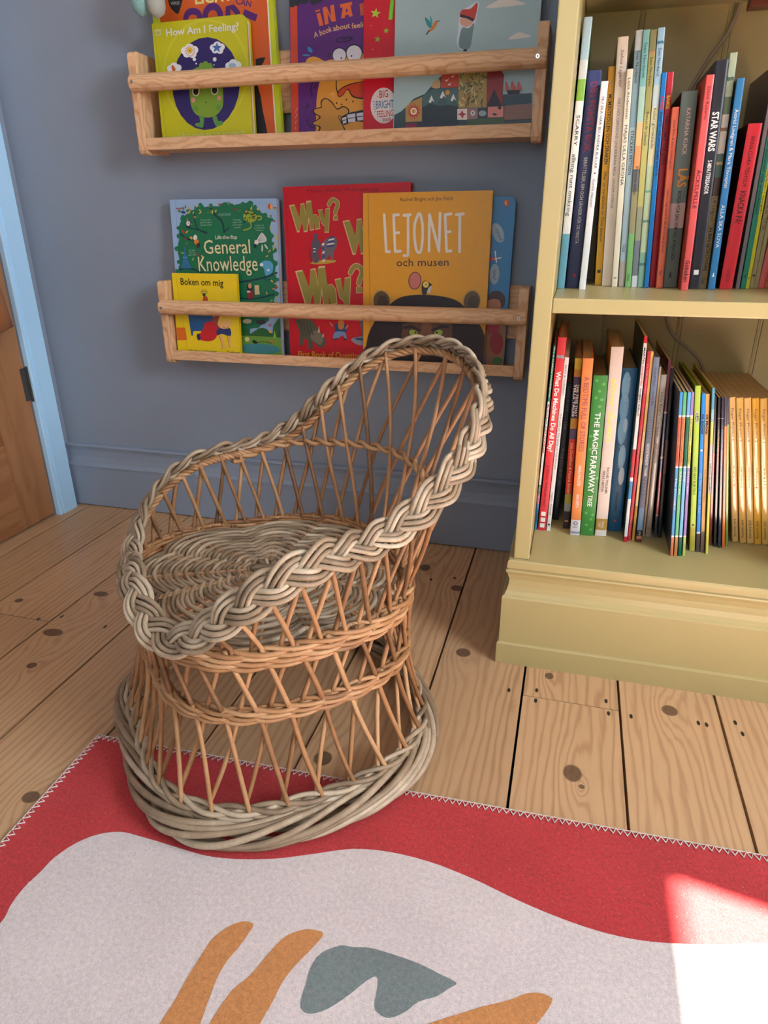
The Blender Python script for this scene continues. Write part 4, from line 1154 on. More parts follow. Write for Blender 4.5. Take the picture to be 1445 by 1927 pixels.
# ------------------------------------------------------------------ the two wall ledges
M_LEDGE = pine('clear_pine')
M_LEDGE2 = pine('clear_pine_with_knot', knots=((-0.815, 0.0, 0.006, 0.02),))
LX0, LX1, LXC = -0.921, -0.089, -0.505
def ledge(zb, label):
    t = thing('picture_ledge', label, 'shelf', (LXC, W_BACK, zb), 'pine book ledges on the wall')
    for x0 in (LX0, LX1 - 0.0195):
        q = MB()
        # side board with a rounded, slightly hooked lower front corner
        pr = [(0, 0.006), (-0.078, 0.0), (-0.086, 0.003), (-0.0895, 0.010), (-0.0895, 0.176), (-0.087, 0.183), (-0.081, 0.1855), (-0.02, 0.1845), (0, 0.183)]
        V = [(x0 - LXC, y, z) for y, z in pr] + [(x0 + 0.0195 - LXC, y, z) for y, z in pr]
        n = len(pr)
        uv = [(y * 0.9, z) for y, z in pr] + [(y * 0.9 + 0.02, z) for y, z in pr]
        q.add(V, [tuple(range(n)), tuple(range(n, 2 * n))[::-1]] + [(i, (i + 1) % n, n + (i + 1) % n, n + i)[::-1] for i in range(n)], M_LEDGE, random.uniform(.4, .8), uv)
        q.build('side_board', t, bevel=0.0022)
    xa, xb = LX0 + 0.0195 - LXC, LX1 - 0.0195 - LXC
    q = MB()
    q.box((xa, -0.0845, 0.010), (xb, -0.0005, 0.019), M_LEDGE, 0.5, 'x')
    q.build('base_board', t)
    q = MB()
    q.box((xa, -0.0895, 0.009), (xb, -0.0845, 0.0315), M_LEDGE, 0.45, 'x')
    q.build('front_lip', t, bevel=0.0015)
    q = MB()
    q.box((xa, -0.0155, 0.075), (xb, -0.0005, 0.1835), M_LEDGE, 0.6, 'x')
    q.build('back_board', t, bevel=0.0015)
    # half-round rail screwed to the fronts of the side boards
    q = MB()
    sec = [(-0.0898, 0.1135), (-0.0985, 0.1142), (-0.1055, 0.1185), (-0.1085, 0.1240), (-0.1090, 0.1290), (-0.1080, 0.1345), (-0.1045, 0.1405), (-0.0980, 0.1445), (-0.0898, 0.1450)]
    V, uv = [], []
    xsn = [LX0 + 0.006 - LXC, LX0 + 0.009 - LXC] + list(np.linspace(LX0 + 0.02 - LXC, LX1 - 0.02 - LXC, 8)) + [LX1 - 0.003 - LXC, LX1 - LXC]
    for i, x in enumerate(xsn):
        k = 0.9 if i in (0, len(xsn) - 1) else 1.0
        for j, (y, z) in enumerate(sec):
            V.append((x, -0.0898 + (y + 0.0898) * k, 0.129 + (z - 0.129) * k))
            uv.append((z * 1.2 + y + zb, x))
    n = len(sec)
    F = []
    for i in range(len(xsn) - 1):
        for j in range(n):
            l = (j + 1) % n
            F.append((i * n + j, (i + 1) * n + j, (i + 1) * n + l, i * n + l))
    F += [tuple(range(n))[::-1], tuple((len(xsn) - 1) * n + j for j in range(n))][::1]
    q.add(V, F, M_LEDGE, 0.6, uv)
    o = q.build('front_rail', t, smooth=False)
    for x in (LX0 + 0.0165 - LXC, LX1 - 0.0155 - LXC):
        q = MB()
        a = np.arange(12) * 2 * PI / 12
        q.tube([(x, -0.1085, 0.129), (x, -0.1098, 0.129)], 0.0034, M_SCREW, 12)
        q.tube([(x, -0.1097, 0.129), (x, -0.1101, 0.129)], 0.0013, M_GAP, 6)
        q.build('screw', o)
    return t
M_SCREW = bpy.data.materials.new('zinc_screw')
M_SCREW.use_nodes = True
M_SCREW.node_tree.nodes['Principled BSDF'].inputs['Metallic'].default_value = 1.0
M_SCREW.node_tree.nodes['Principled BSDF'].inputs['Roughness'].default_value = 0.3
M_SCREW.node_tree.nodes['Principled BSDF'].inputs['Base Color'].default_value = (0.7, 0.68, 0.64, 1)
ZU, ZL = 0.871, 0.433
ledge(ZU, 'upper pine wall ledge with half-round front rail holding five large picture books')
ledge(ZL, 'lower pine wall ledge with half-round front rail holding five picture books above the chair')

# ------------------------------------------------------------------ books facing out on the ledges
class Cover:
    """a book standing with its front cover outward; art is laid out on the cover plane"""
    def __init__(self, label, yb, yt, zb, zt, tl, tr, thick, color, side=None, hard=True, H=None, W=None, tilt=0.0, bottom=None, round_=0.0, name='picture_book', group=None, page=None, spine=None, stripes=()):
        a = math.atan2(yt - yb, zt - zb)
        self.n = np.array([0, -math.cos(a), math.sin(a)])     # outward
        p0 = np.array([0, yb, zb])
        up = np.array([0, math.sin(a), math.cos(a)])
        if bottom is None:
            TL, TR = on_plane(tl[0], tl[1], p0, self.n), on_plane(tr[0], tr[1], p0, self.n)
            ex = (TR - TL) / np.linalg.norm(TR - TL)
            ev = np.cross(self.n, ex) * -1
            ev = ev if ev[2] > 0 else -ev
            W = W or np.linalg.norm(TR - TL)
            hz = (min(TL[2], TL[2] + ex[2] * W) - zb - 0.0002) / ev[2]
            H = H or hz
            O = TL - ev * H
        else:
            BL, BR = on_plane(bottom[0][0], bottom[0][1], p0, self.n), on_plane(bottom[1][0], bottom[1][1], p0, self.n)
            W = W or abs(BR[0] - BL[0])
            ex = np.array([1.0, 0, 0]) * math.cos(tilt) + up * math.sin(tilt)
            ev = -np.array([1.0, 0, 0]) * math.sin(tilt) + up * math.cos(tilt)
            O = np.array([BL[0], 0, 0])
            # slide along the plane until the lowest corner rests on the ledge
            low = min(0.0, ex[2] * W)
            s = (0.0002 - low) / up[2]
            O = np.array([BL[0], yb, zb]) + up * s
        O = O + up * (thick * self.n[2] + 0.0003)
        self.O, self.ex, self.ev, self.W, self.H = O, ex, ev, W, H
        self.root = thing(name, label, 'book', tuple(O), group)
        M = Matrix(((ex[0], -self.n[0], ev[0], O[0]), (ex[1], -self.n[1], ev[1], O[1]), (ex[2], -self.n[2], ev[2], O[2]), (0, 0, 0, 1)))
        self.root.matrix_world = M
        self.t = thick
        th = 0.0024 if hard else 0.0009
        cm, sm_ = pmat(color), pmat(side or color)
        q = MB()
        self.plate(q, 0, th, cm, W, H, round_)
        self.plate(q, thick - th, thick, sm_, W, H, round_)
        q.box((0, th * 0.98, 0), (th, thick - th * 0.98, H), pmat(spine or side or color))
        q.build('cover', self.root)
        ins = 0.003 if hard else 0.0005
        q = MB()
        self.plate(q, th, thick - th, page or M_PAGE, W - ins, H - ins, round_ * 0.9, ins * 0.6, th)
        q.build('pages', self.root)
        for k, (f, c) in enumerate(stripes):
            q = MB()
            y = th + (thick - 2 * th) * f
            self.plate(q, y, y + 0.0009, pmat(c), W - ins + 0.0003, H - ins, round_, ins, th)
            q.build('card_page', self.root)
        self.layer = 0
        self.art = {}
    def plate(self, q, y0, y1, m, W, H, r, z0=0.0, x0=0.0):
        pts = [(x0, z0)]
        if r:
            pts += [(W - r + r * math.sin(a), z0 + r - r * math.cos(a)) for a in np.linspace(0, PI / 2, 6)]
            pts += [(W - r + r * math.cos(a), H - r + r * math.sin(a)) for a in np.linspace(0, PI / 2, 6)]
        else:
            pts += [(W, z0), (W, H)]
        pts += [(x0, H)]
        n = len(pts)
        V = [(x, y0, z) for x, z in pts] + [(x, y1, z) for x, z in pts]
        q.add(V, [tuple(range(n)), tuple(range(n, 2 * n))[::-1]] + [(i, n + i, n + (i + 1) % n, (i + 1) % n) for i in range(n)], m)
    def crop(self, ox, oy, s):
        self.k = (ox, oy, s)
        return self
    def uv(self, x, y):
        ox, oy, s = self.k
        P = on_plane(ox + x * s, oy + y * s, self.O, self.n)
        d = P - self.O
        return (float(np.dot(d, self.ex)), float(np.dot(d, self.ev)))
    def _mb(self, part):
        return self.art.setdefault(part, MB())
    def clip(self, pts):
        """keep a printed shape inside the cover (Sutherland-Hodgman)"""
        e = 0.0003
        out = list(pts)
        for ax, lim, sg in ((0, e, 1), (0, self.W - e, -1), (1, e, 1), (1, self.H - e, -1)):
            src, out = out, []
            for i in range(len(src)):
                a, b_ = src[i - 1], src[i]
                ia, ib = sg * (a[ax] - lim) >= 0, sg * (b_[ax] - lim) >= 0
                if ia != ib:
                    t = (lim - a[ax]) / (b_[ax] - a[ax])
                    out.append((a[0] + (b_[0] - a[0]) * t, a[1] + (b_[1] - a[1]) * t))
                if ib:
                    out.append(b_)
            if not out:
                return []
        return out
    def raw(self, pts, c, part='cover_picture'):
        pts = self.clip(pts)
        if len(pts) < 3:
            return self
        self.layer += 1
        y = -0.00012 - 0.000012 * self.layer
        P = [Vector((a, y, b_)) for a, b_ in pts]
        T = tessellate_polygon([P])
        self._mb(part).add([tuple(p) for p in P], [tuple(t) for t in T], pmat(c))
        return self
    def poly(self, pts, c, smooth=0, part='cover_picture'):
        p = [self.uv(x, y) for x, y in pts]
        if smooth:
            p = [tuple(v) for v in smooth_poly(p, smooth)]
        return self.raw(p, c, part)
    def ell(self, cx_, cy_, rx, ry, c, rot=0.0, a0=0, a1=2 * PI, n=24):
        pts = []
        for a in np.linspace(a0, a1, n, endpoint=abs(a1 - a0) < 6.28):
            x, y = math.cos(a) * rx, math.sin(a) * ry
            pts.append((cx_ + x * math.cos(rot) - y * math.sin(rot), cy_ + x * math.sin(rot) + y * math.cos(rot)))
        return self.poly(pts, c)
    def line(self, pts, w, c, part='cover_picture', smooth=0):
        P = np.array([self.uv(x, y) for x, y in pts])
        if smooth:
            P = smooth_poly(P, smooth, False)
        w = w * self.k[2] / FOC * 1.45
        T = np.gradient(P, axis=0)
        T /= np.linalg.norm(T, axis=1)[:, None] + 1e-9
        N = np.stack([-T[:, 1], T[:, 0]], 1) * w / 2
        # round ends
        e0 = [tuple(P[0] - T[0] * w / 2 * math.sin(a) + N[0] * math.cos(a)) for a in np.linspace(0, PI, 6)]
        e1 = [tuple(P[-1] + T[-1] * w / 2 * math.sin(a) - N[-1] * math.cos(a)) for a in np.linspace(0, PI, 6)]
        L_ = [tuple(p) for p in (P - N)]
        R_ = [tuple(p) for p in (P + N)]
        # ribbon as quads so that crossings stay clean
        self.layer += 1
        y = -0.00012 - 0.000012 * self.layer
        V = [(a, y, b_) for a, b_ in L_] + [(a, y, b_) for a, b_ in R_]
        n = len(P)
        mb_ = self._mb(part)
        lim = lambda v: (min(max(v[0], 0.0002), self.W - 0.0002), v[1], min(max(v[2], 0.0002), self.H - 0.0002))
        mb_.add([lim(v) for v in V], [(i, i + 1, n + i + 1, n + i) for i in range(n - 1)], pmat(c))
        for e in (e0, e1):
            mb_.add([lim((a, y, b_)) for a, b_ in e], [tuple(range(len(e)))], pmat(c))
        return self
    def text(self, s, a, b_, cap, c, bold=0.0, shear=0.0, part='title', angle=None):
        """baseline from photo-crop point a to b_, capitals cap crop-pixels tall"""
        A, B_ = np.array(self.uv(*a)), np.array(self.uv(*b_))
        d = (B_ - A) / np.linalg.norm(B_ - A)
        up = np.array([-d[1], d[0]])
        C0 = np.array(self.uv(a[0], a[1] - cap))
        cv = up * np.linalg.norm(C0 - A)
        self.layer += 1
        y = -0.00012 - 0.000012 * self.layer
        to3 = lambda v: (v[0], y, v[1])
        add_text(self._mb(part), s, to3(A), to3(B_), (cv[0], 0, cv[1]), pmat(c), None, bold, shear)
        return self
    def done(self):
        for part, mb_ in self.art.items():
            if mb_.n:
                mb_.build(part, self.root)

GLU = 'picture books on the upper pine ledge'
GLL = 'picture books on the lower pine ledge'
ZBU, ZBL = ZU + 0.0195, ZL + 0.0195
K = (26, 24, 28)
W1 = (236, 234, 228)

# upper ledge -------------------------------------------------------
# large pale blue picture book
c = Cover('large pale blue picture book with bird and patchwork hill at right end of upper ledge', 1.4345, 1.4575, ZBU, ZBU + 0.3, None, None, 0.011, (164, 190, 192), H=0.305, bottom=((739.5, 250), (1000.5, 240)), group=GLU)
c.crop(620, 0, 0.3045)
for (cx_, cy_, w, h) in ((1090, 20, 120, 30), (1175, 222, 70, 22)):
    c.poly([(cx_ - w, cy_ + h), (cx_ - w * .6, cy_ - h * .2), (cx_ - w * .1, cy_ - h), (cx_ + w * .4, cy_ - h * .7), (cx_ + w, cy_ + h * .1), (cx_ + w * .3, cy_ + h * .6)], (222, 214, 202), 4)
c.poly([(800, 300), (785, 250), (795, 190), (800, 130), (815, 70), (850, 45), (890, 20), (915, 10), (926, 25), (915, 70), (905, 130), (885, 190), (872, 250), (860, 300), (830, 308)], (206, 216, 228), 4)
c.poly([(800, 290), (805, 220), (822, 170), (860, 175), (895, 140), (885, 200), (870, 290), (840, 305)], (112, 140, 142), 3)
c.ell(845, 130, 40, 36, (216, 160, 140))
c.poly([(805, 105), (820, 60), (870, 55), (915, 15), (905, 90), (890, 130), (850, 100)], (196, 62, 48), 3)
c.poly([(806, 105), (812, 88), (860, 100), (892, 116), (886, 134), (850, 115)], (40, 36, 50))
c.poly([(828, 305), (850, 303), (848, 318), (826, 318)], (34, 30, 40))
c.poly([(588, 108), (615, 125), (636, 165), (632, 178), (605, 160)], (40, 136, 150), 3)
c.poly([(620, 95), (634, 120), (636, 150), (625, 140)], (60, 150, 156), 2)
c.poly([(612, 195), (640, 150), (655, 128), (668, 133), (660, 160), (640, 185), (618, 198)], (206, 122, 50), 3)
c.line([(662, 132), (680, 130)], 3, K).line([(615, 190), (600, 212)], 7, (80, 60, 50))
c.poly([(400, 712), (440, 690), (480, 655), (520, 610), (590, 580), (640, 520), (680, 480), (720, 445), (1000, 420), (1045, 425), (1078, 460), (1070, 590), (1250, 575), (1250, 800), (398, 800)], (52, 74, 80))
c.poly([(470, 660), (515, 625), (572, 600), (570, 750), (470, 755)], (176, 136, 70))
for k in range(16):
    a = k * 2 * PI / 16
    c.poly([(520 + 20 * math.cos(a), 688 + 20 * math.sin(a)), (520 + 48 * math.cos(a + .25), 688 + 55 * math.sin(a + .25)), (520 + 24 * math.cos(a + .5), 688 + 24 * math.sin(a + .5))], (176, 50, 38))
c.ell(520, 688, 20, 22, (232, 220, 196)).ell(520, 688, 12, 13, (190, 140, 60))
c.poly([(575, 595), (640, 548), (798, 545), (798, 770), (575, 755)], (70, 104, 106))
for (mx, my, mw) in ((630, 590, 50), (700, 562, 55), (765, 580, 50)):
    c.poly([(mx - mw, 700), (mx, my), (mx + mw, 700)], (56, 92, 92))
    c.poly([(mx - mw * .35, my + 42), (mx, my), (mx + mw * .38, my + 45), (mx + mw * .1, my + 30), (mx - mw * .1, my + 48)], (222, 222, 216))
c.poly([(575, 665), (620, 640), (680, 655), (740, 650), (798, 660), (798, 770), (575, 770)], (36, 52, 60))
c.ell(730, 572, 14, 16, (216, 150, 60))
c.poly([(690, 470), (705, 452), (798, 448), (798, 540), (688, 545)], (186, 72, 48))
for (x_, y_) in ((725, 495), (762, 472), (742, 520)):
    c.poly([(x_ - 12, y_), (x_, y_ + 10), (x_ + 14, y_ - 12), (x_ + 4, y_ - 2)], W1)
c.poly([(630, 540), (645, 505), (680, 490), (682, 545)], (190, 160, 110), 2)
c.poly([(800, 440), (975, 430), (972, 665), (796, 668)], (160, 138, 76))
rnd = random.Random(5)
for k in range(70):
    x_, y_ = rnd.uniform(805, 965), rnd.uniform(445, 655)
    a = rnd.uniform(0, PI)
    c.line([(x_ - 9 * math.cos(a), y_ - 14 * math.sin(a)), (x_ + 9 * math.cos(a), y_ + 14 * math.sin(a))], rnd.uniform(4, 9), rnd.choice([(70, 70, 46), (206, 190, 130), (120, 96, 50), (186, 150, 70), (90, 100, 60)]))
c.poly([(975, 430), (1045, 428), (1076, 462), (1068, 655), (970, 660)], (142, 44, 42))
c.poly([(970, 660), (1018, 552), (1066, 655)], (34, 28, 34))
c.poly([(1072, 585), (1250, 578), (1250, 640), (1070, 655)], (50, 74, 84))
c.poly([(1092, 560), (1180, 558), (1172, 582), (1104, 584)], (40, 34, 40))
for (x_, w) in ((1085, 26), (1120, 34), (1160, 28)):
    c.poly([(x_, 555), (x_ + w * .2, 500), (x_ + w, 545), (x_ + w, 556)], (196, 90, 78), 2)
c.poly([(790, 675), (852, 672), (852, 742), (790, 742)], (222, 206, 196))
c.poly([(820, 680), (828, 700), (848, 705), (830, 715), (822, 736), (812, 715), (792, 708), (812, 700)], (150, 50, 50))
c.poly([(855, 672), (916, 668), (916, 735), (855, 740)], (150, 110, 112)).ell(886, 700, 14, 16, (220, 210, 200)).ell(886, 700, 6, 7, (60, 100, 140))
c.poly([(918, 668), (978, 664), (976, 730), (918, 734)], (44, 58, 66)).ell(946, 702, 24, 18, (150, 164, 166))
c.poly([(980, 662), (1076, 658), (1074, 724), (978, 728)], (214, 132, 124)).poly([(1002, 704), (1020, 700), (1040, 708), (1020, 716)], K).ell(1052, 668, 10, 10, K)
c.poly([(1080, 655), (1250, 640), (1250, 735), (1078, 745)], (132, 96, 84))
c.poly([(850, 738), (1080, 726), (1080, 770), (850, 775)], (66, 92, 60)).poly([(540, 755), (790, 765), (770, 800), (536, 800)], (48, 54, 74)).poly([(470, 765), (540, 765), (540, 800), (470, 800)], (140, 36, 72))
c.done()
# red book behind it
c = Cover('red hardback with lime stars and white round badge, between the purple and pale blue books', 1.4495, 1.4725, ZBU, ZBU + 0.3, None, None, 0.010, (206, 14, 40), H=0.29, bottom=((683.2, 250), (792, 245)), group=GLU)
c.crop(540, 0, 0.15225)
def star(cv, x, y, r, col, rot=0.0):
    pts = []
    for i in range(10):
        rr_ = r if i % 2 == 0 else r * 0.42
        a = -PI / 2 + i * PI / 5 + rot
        pts.append((x + rr_ * math.cos(a), y + rr_ * math.sin(a)))
    cv.poly(pts, col)
star(c, 1095, 165, 66, (166, 214, 60), .15); star(c, 1226, 380, 38, (150, 200, 60), .2); star(c, 1119, 483, 42, (140, 190, 60), .1)
star(c, 1040, 318, 14, (230, 120, 80)); star(c, 1060, 612, 14, (230, 120, 80)); star(c, 1160, 640, 12, (220, 80, 70)); star(c, 1155, 25, 12, (220, 60, 60))
c.poly([(1282, -10), (1325, -10), (1302, 240), (1256, 245)], (116, 220, 40))
c.ell(1195, 1305, 162, 222, (222, 216, 212))
for k in range(5):
    c.line([(1060 + k * 4, 1260 + k * 32), (1085 + k * 3, 1255 + k * 30)], 6, (60, 130, 170))
c.text('A', (1108, 1208), (1128, 1206), 24, (176, 40, 40)).text('BIG', (1145, 1212), (1250, 1200), 90, (184, 50, 44), .01).text('BRIGHT', (1100, 1345), (1318, 1330), 96, (50, 120, 160), .008)
c.text('FEELINGS', (1112, 1452), (1345, 1432), 78, (184, 50, 44), .008).text('book', (1185, 1502), (1290, 1488), 50, (184, 50, 44), .012)
c.done()
# purple book
c = Cover('purple hardback with orange spine, worried orange cartoon creature and orange capitals', 1.4645, 1.486, ZBU, ZBU + 0.3, None, None, 0.010, (92, 38, 122), H=0.283, bottom=((548.5, 255), (752, 250)), tilt=-0.012, group=GLU, spine=(206, 74, 40))
c.crop(540, 0, 0.15225)
c.poly([(36, -120), (122, -120), (146, 1640), (58, 1640)], (206, 74, 42))
for i, (x_, y_) in enumerate(((60, 60), (120, 40), (210, 20), (330, 25), (390, 5))):
    c.ell(x_, y_ - 30, 55, 62, (42, 46, 56))
c.poly([(350, 130), (405, 115), (412, 135), (356, 152)], (222, 106, 50)).poly([(365, 170), (412, 158), (450, 310), (402, 325)], (222, 106, 50))
c.poly([(440, 95), (490, 82), (545, 205), (535, 70), (580, 55), (605, 262), (555, 270), (500, 160), (515, 295), (470, 308)], (222, 106, 50))
c.poly([(655, 55), (800, 22), (808, 60), (785, 68), (812, 200), (770, 210), (762, 180), (715, 190), (716, 222), (668, 230), (690, 90), (660, 98)], (222, 106, 50)).ell(738, 130, 12, 22, (92, 38, 122))
c.poly([(895, 50), (945, 35), (955, 185), (910, 195)], (206, 96, 50))
c.text('A book', (338, 470), (560, 385), 70, (226, 182, 130), .012).text('about', (572, 385), (780, 345), 66, (226, 182, 130), .012).text('feelings', (800, 355), (1060, 320), 66, (226, 182, 130), .012)
c.line([(800, 458), (700, 460), (612, 492), (625, 515), (720, 512), (808, 485), (780, 470), (690, 490)], 9, (40, 22, 60), smooth=4)
c.ell(284, 615, 24, 42, (50, 140, 200), -.7).ell(240, 683, 48, 10, (70, 150, 200), .05)
c.line([(505, 700), (515, 660)], 8, K).line([(530, 705), (542, 660)], 8, K)
c.poly([(240, 775), (265, 720), (330, 700), (400, 720), (470, 755), (560, 735), (980, 700), (980, 1700), (370, 1700), (360, 1600), (365, 1250), (395, 1050), (410, 980), (360, 900)], (222, 160, 62), 4)
c.ell(648, 680, 90, 92, K).ell(648, 684, 81, 84, (220, 222, 230)).ell(830, 655, 104, 108, K).ell(830, 660, 94, 99, (220, 222, 230)).ell(672, 720, 9, 12, K).ell(798, 692, 9, 12, K)
c.line([(615, 960), (610, 1080), (640, 1190)], 12, K, smooth=4)
c.poly([(622, 1170), (640, 1120), (700, 1070), (800, 1030), (940, 1005), (990, 1010), (990, 1210), (860, 1215), (800, 1190), (750, 1110), (700, 1170), (650, 1202)], K, 3)
c.poly([(632, 1165), (655, 1120), (710, 1078), (810, 1042), (990, 1018), (990, 1195), (860, 1200), (800, 1165), (755, 1095), (700, 1155), (655, 1190)], (202, 76, 44), 3)
c.poly([(415, 1290), (425, 1240), (480, 1212), (560, 1260), (620, 1340), (700, 1310), (770, 1360), (750, 1430), (690, 1450), (640, 1445), (720, 1600), (720, 1700), (370, 1700), (400, 1580), (330, 1545), (310, 1520), (400, 1450), (330, 1400), (330, 1350), (420, 1320)], K, 4)
c.poly([(428, 1290), (440, 1245), (485, 1225), (550, 1270), (620, 1355), (700, 1325), (755, 1365), (740, 1420), (690, 1438), (630, 1440), (705, 1600), (705, 1700), (385, 1700), (420, 1575), (345, 1540), (325, 1520), (420, 1450), (345, 1395), (345, 1355), (430, 1330)], (206, 152, 62), 4)
c.poly([(660, 1460), (760, 1400), (860, 1375), (985, 1365), (985, 1500), (860, 1500), (760, 1525), (700, 1545)], K, 2)
for (x0_, x1_, ya_, yb2) in ((680, 735, 1440, 1530), (745, 845, 1400, 1515), (860, 985, 1382, 1492)):
    c.poly([(x0_, ya_ + 20), (x1_, ya_), (x1_, (ya_ + yb2) / 2 - 8), (x0_, (ya_ + yb2) / 2 + 4)], (214, 220, 230)).poly([(x0_ + 8, (ya_ + yb2) / 2 + 12), (x1_, (ya_ + yb2) / 2), (x1_, yb2 - 10), (x0_ + 14, yb2)], (214, 220, 230))
for (x_, y_) in ((615, 1275), (735, 1232), (818, 1255), (676, 1292)):
    c.ell(x_, y_, 9, 12, (70, 40, 20))
for k in range(3):
    c.line([(515 + k * 22, 1170 - k * 12), (555 + k * 16, 1170 - k * 8), (580 + k * 6, 1215 - k * 20)], 6, (236, 190, 120), smooth=4)
c.line([(320, 1015), (295, 1100), (310, 1190)], 9, K, smooth=3).line([(375, 1000), (340, 1090)], 8, K).line([(250, 1470), (265, 1540), (330, 1580)], 9, K, smooth=3).line([(240, 1330), (265, 1290)], 9, K)
for k in range(4):
    c.line([(135 - k * 10, 1330 + k * 80), (105, 1390 + k * 70)], 7, (226, 150, 120))
c.done()
# orange and lime book
c = Cover('orange picture book with lime green border and purple capitals behind the board book', 1.4555, 1.478, ZBU, ZBU + 0.3, None, None, 0.013, (190, 206, 30), H=0.30, bottom=((314, 256), (531, 252)), tilt=0.045, group=GLU)
c.crop(300, 0, 0.17993)
c.poly([(-20, -140), (1130, -140), (1175, 660), (1230, 1420), (120, 1420), (10, 240)], (206, 92, 34))
c.line([(1128, -60), (1165, 600), (1220, 1400)], 14, (226, 222, 200))
c.text('EVERYTHING', (340, -60), (900, -80), 90, (224, 216, 150), .03)
c.text('LIGHT', (375, 42), (765, 0), 105, (224, 210, 130), .035).text('CAN', (795, 38), (955, 75), 62, (84, 36, 104), .02)
c.line([(425, 185), (400, 130), (330, 120), (285, 160), (275, 260), (330, 330)], 56, (84, 36, 110), 'title', 3)
c.line([(490, 240), (480, 150), (520, 80), (590, 75), (635, 140), (640, 250)], 58, (84, 36, 110), 'title', 4)
c.line([(715, 260), (718, 80), (770, 78), (815, 130), (820, 250)], 54, (84, 36, 110), 'title', 0)
c.poly([(890, 95), (1028, 155), (1005, 225), (868, 165)], (84, 36, 110), part='title')
c.poly([(1005, 620), (1050, 605), (1110, 598), (1090, 650), (1060, 700), (1010, 700)], (34, 28, 30))
c.poly([(985, 690), (1010, 690), (1030, 900), (1060, 1010), (1080, 1150), (1110, 1290), (1130, 1400), (980, 1400)], (28, 26, 30))
c.poly([(100, -40), (240, -40), (235, 30), (205, 130), (185, 145), (150, 120), (105, 60)], (40, 40, 46), 2)
c.text('MEOW', (122, 0), (210, -5), 20, (190, 188, 180)).text('VERSE', (118, 52), (212, 46), 30, (190, 188, 180))
c.done()
# board book
c = Cover('lime yellow board book with rounded corners and green monster on dark blue oval', 1.4320, 1.4470, ZBU, ZBU + 0.21, (285.5, 46.2), (463.0, 27.6), 0.0195, (186, 184, 22), group=GLU, round_=0.012, name='board_book', page=pmat((226, 222, 214), .7, 'page_block'), stripes=((0.18, (150, 160, 150)), (0.48, (206, 40, 56))))
c.crop(280, 20, 0.14533)
c.line([(70, 200), (225, 1640)], 10, (166, 166, 14))
c.ell(740, 800, 560, 700, (196, 194, 44), .05).ell(738, 805, 530, 668, (186, 184, 22), .05)
c.ell(742, 945, 438, 602, (44, 34, 96), .04)
c.poly([(520, 930), (545, 790), (640, 730), (740, 720), (850, 740), (930, 830), (955, 970), (965, 1150), (945, 1270), (860, 1360), (740, 1385), (620, 1350), (555, 1250), (530, 1090)], (118, 152, 42), 4)
for (x_, y_) in ((685, 715), (735, 695), (790, 718)):
    c.ell(x_, y_, 34, 42, (118, 156, 50))
c.poly([(655, 1370), (715, 1375), (705, 1500), (680, 1515), (605, 1490), (612, 1455), (665, 1445)], (84, 142, 64), 3).poly([(825, 1375), (880, 1365), (895, 1425), (950, 1430), (955, 1475), (890, 1500), (860, 1480)], (84, 142, 64), 3)
for (x_, y_, rx, ry) in ((610, 1045, 48, 64), (852, 1030, 48, 62)):
    c.ell(x_, y_, rx, ry, (214, 208, 180)).ell(x_, y_ - 2, rx * .72, ry * .8, (24, 18, 14))
c.ell(578, 1158, 26, 32, (206, 140, 130)).ell(910, 1132, 26, 32, (206, 140, 130)).ell(738, 1188, 14, 6, (40, 50, 20))
for (x_, y_) in ((610, 1265), (905, 1255)):
    for a in (0.2, 1.2, 2.3):
        c.ell(x_, y_, 44, 12, (90, 140, 50), a)
def cloud(cx_, cy_, s):
    for (dx, dy, r) in ((0, -.25, .62), (-.62, .05, .5), (.62, -.05, .52), (-.35, .45, .48), (.4, .5, .5), (0, .15, .7)):
        c.ell(cx_ + dx * s, cy_ + dy * s, r * s, r * s, (224, 224, 226))
cloud(528, 515, 100); cloud(888, 475, 86); cloud(330, 745, 84); cloud(1095, 710, 92)
c.ell(592, 632, 22, 22, (224, 224, 226)).ell(616, 686, 12, 12, (224, 224, 226)).ell(855, 632, 24, 28, (224, 224, 226)).ell(846, 704, 9, 9, (224, 224, 226))
for k in range(14):
    a = k * 2 * PI / 14
    c.ell(538 + 56 * math.cos(a), 525 + 64 * math.sin(a), 14, 6, (214, 150, 70), a)
c.ell(535, 515, 34, 40, (226, 178, 50)).ell(532, 520, 10, 6, (110, 50, 20))
star(c, 884, 482, 72, (66, 110, 170), .02)
c.ell(864, 470, 6, 7, K).ell(906, 472, 6, 7, K)
c.poly([(295, 720), (320, 712), (350, 760), (330, 790), (310, 780)], (206, 92, 30), 2).ell(1085, 715, 46, 36, (150, 182, 206))
c.text('How Am I Feeling?', (232, 332), (1168, 248), 92, (220, 218, 206), .017)
c.poly([(78, 250), (160, 240), (166, 325), (84, 335)], (196, 194, 120)).text('DK', (90, 312), (152, 305), 34, (150, 150, 30), .02)
c.text('a first guide to my emotions', (380, 1640), (1240, 1595), 46, (206, 204, 120), .01)
c.done()

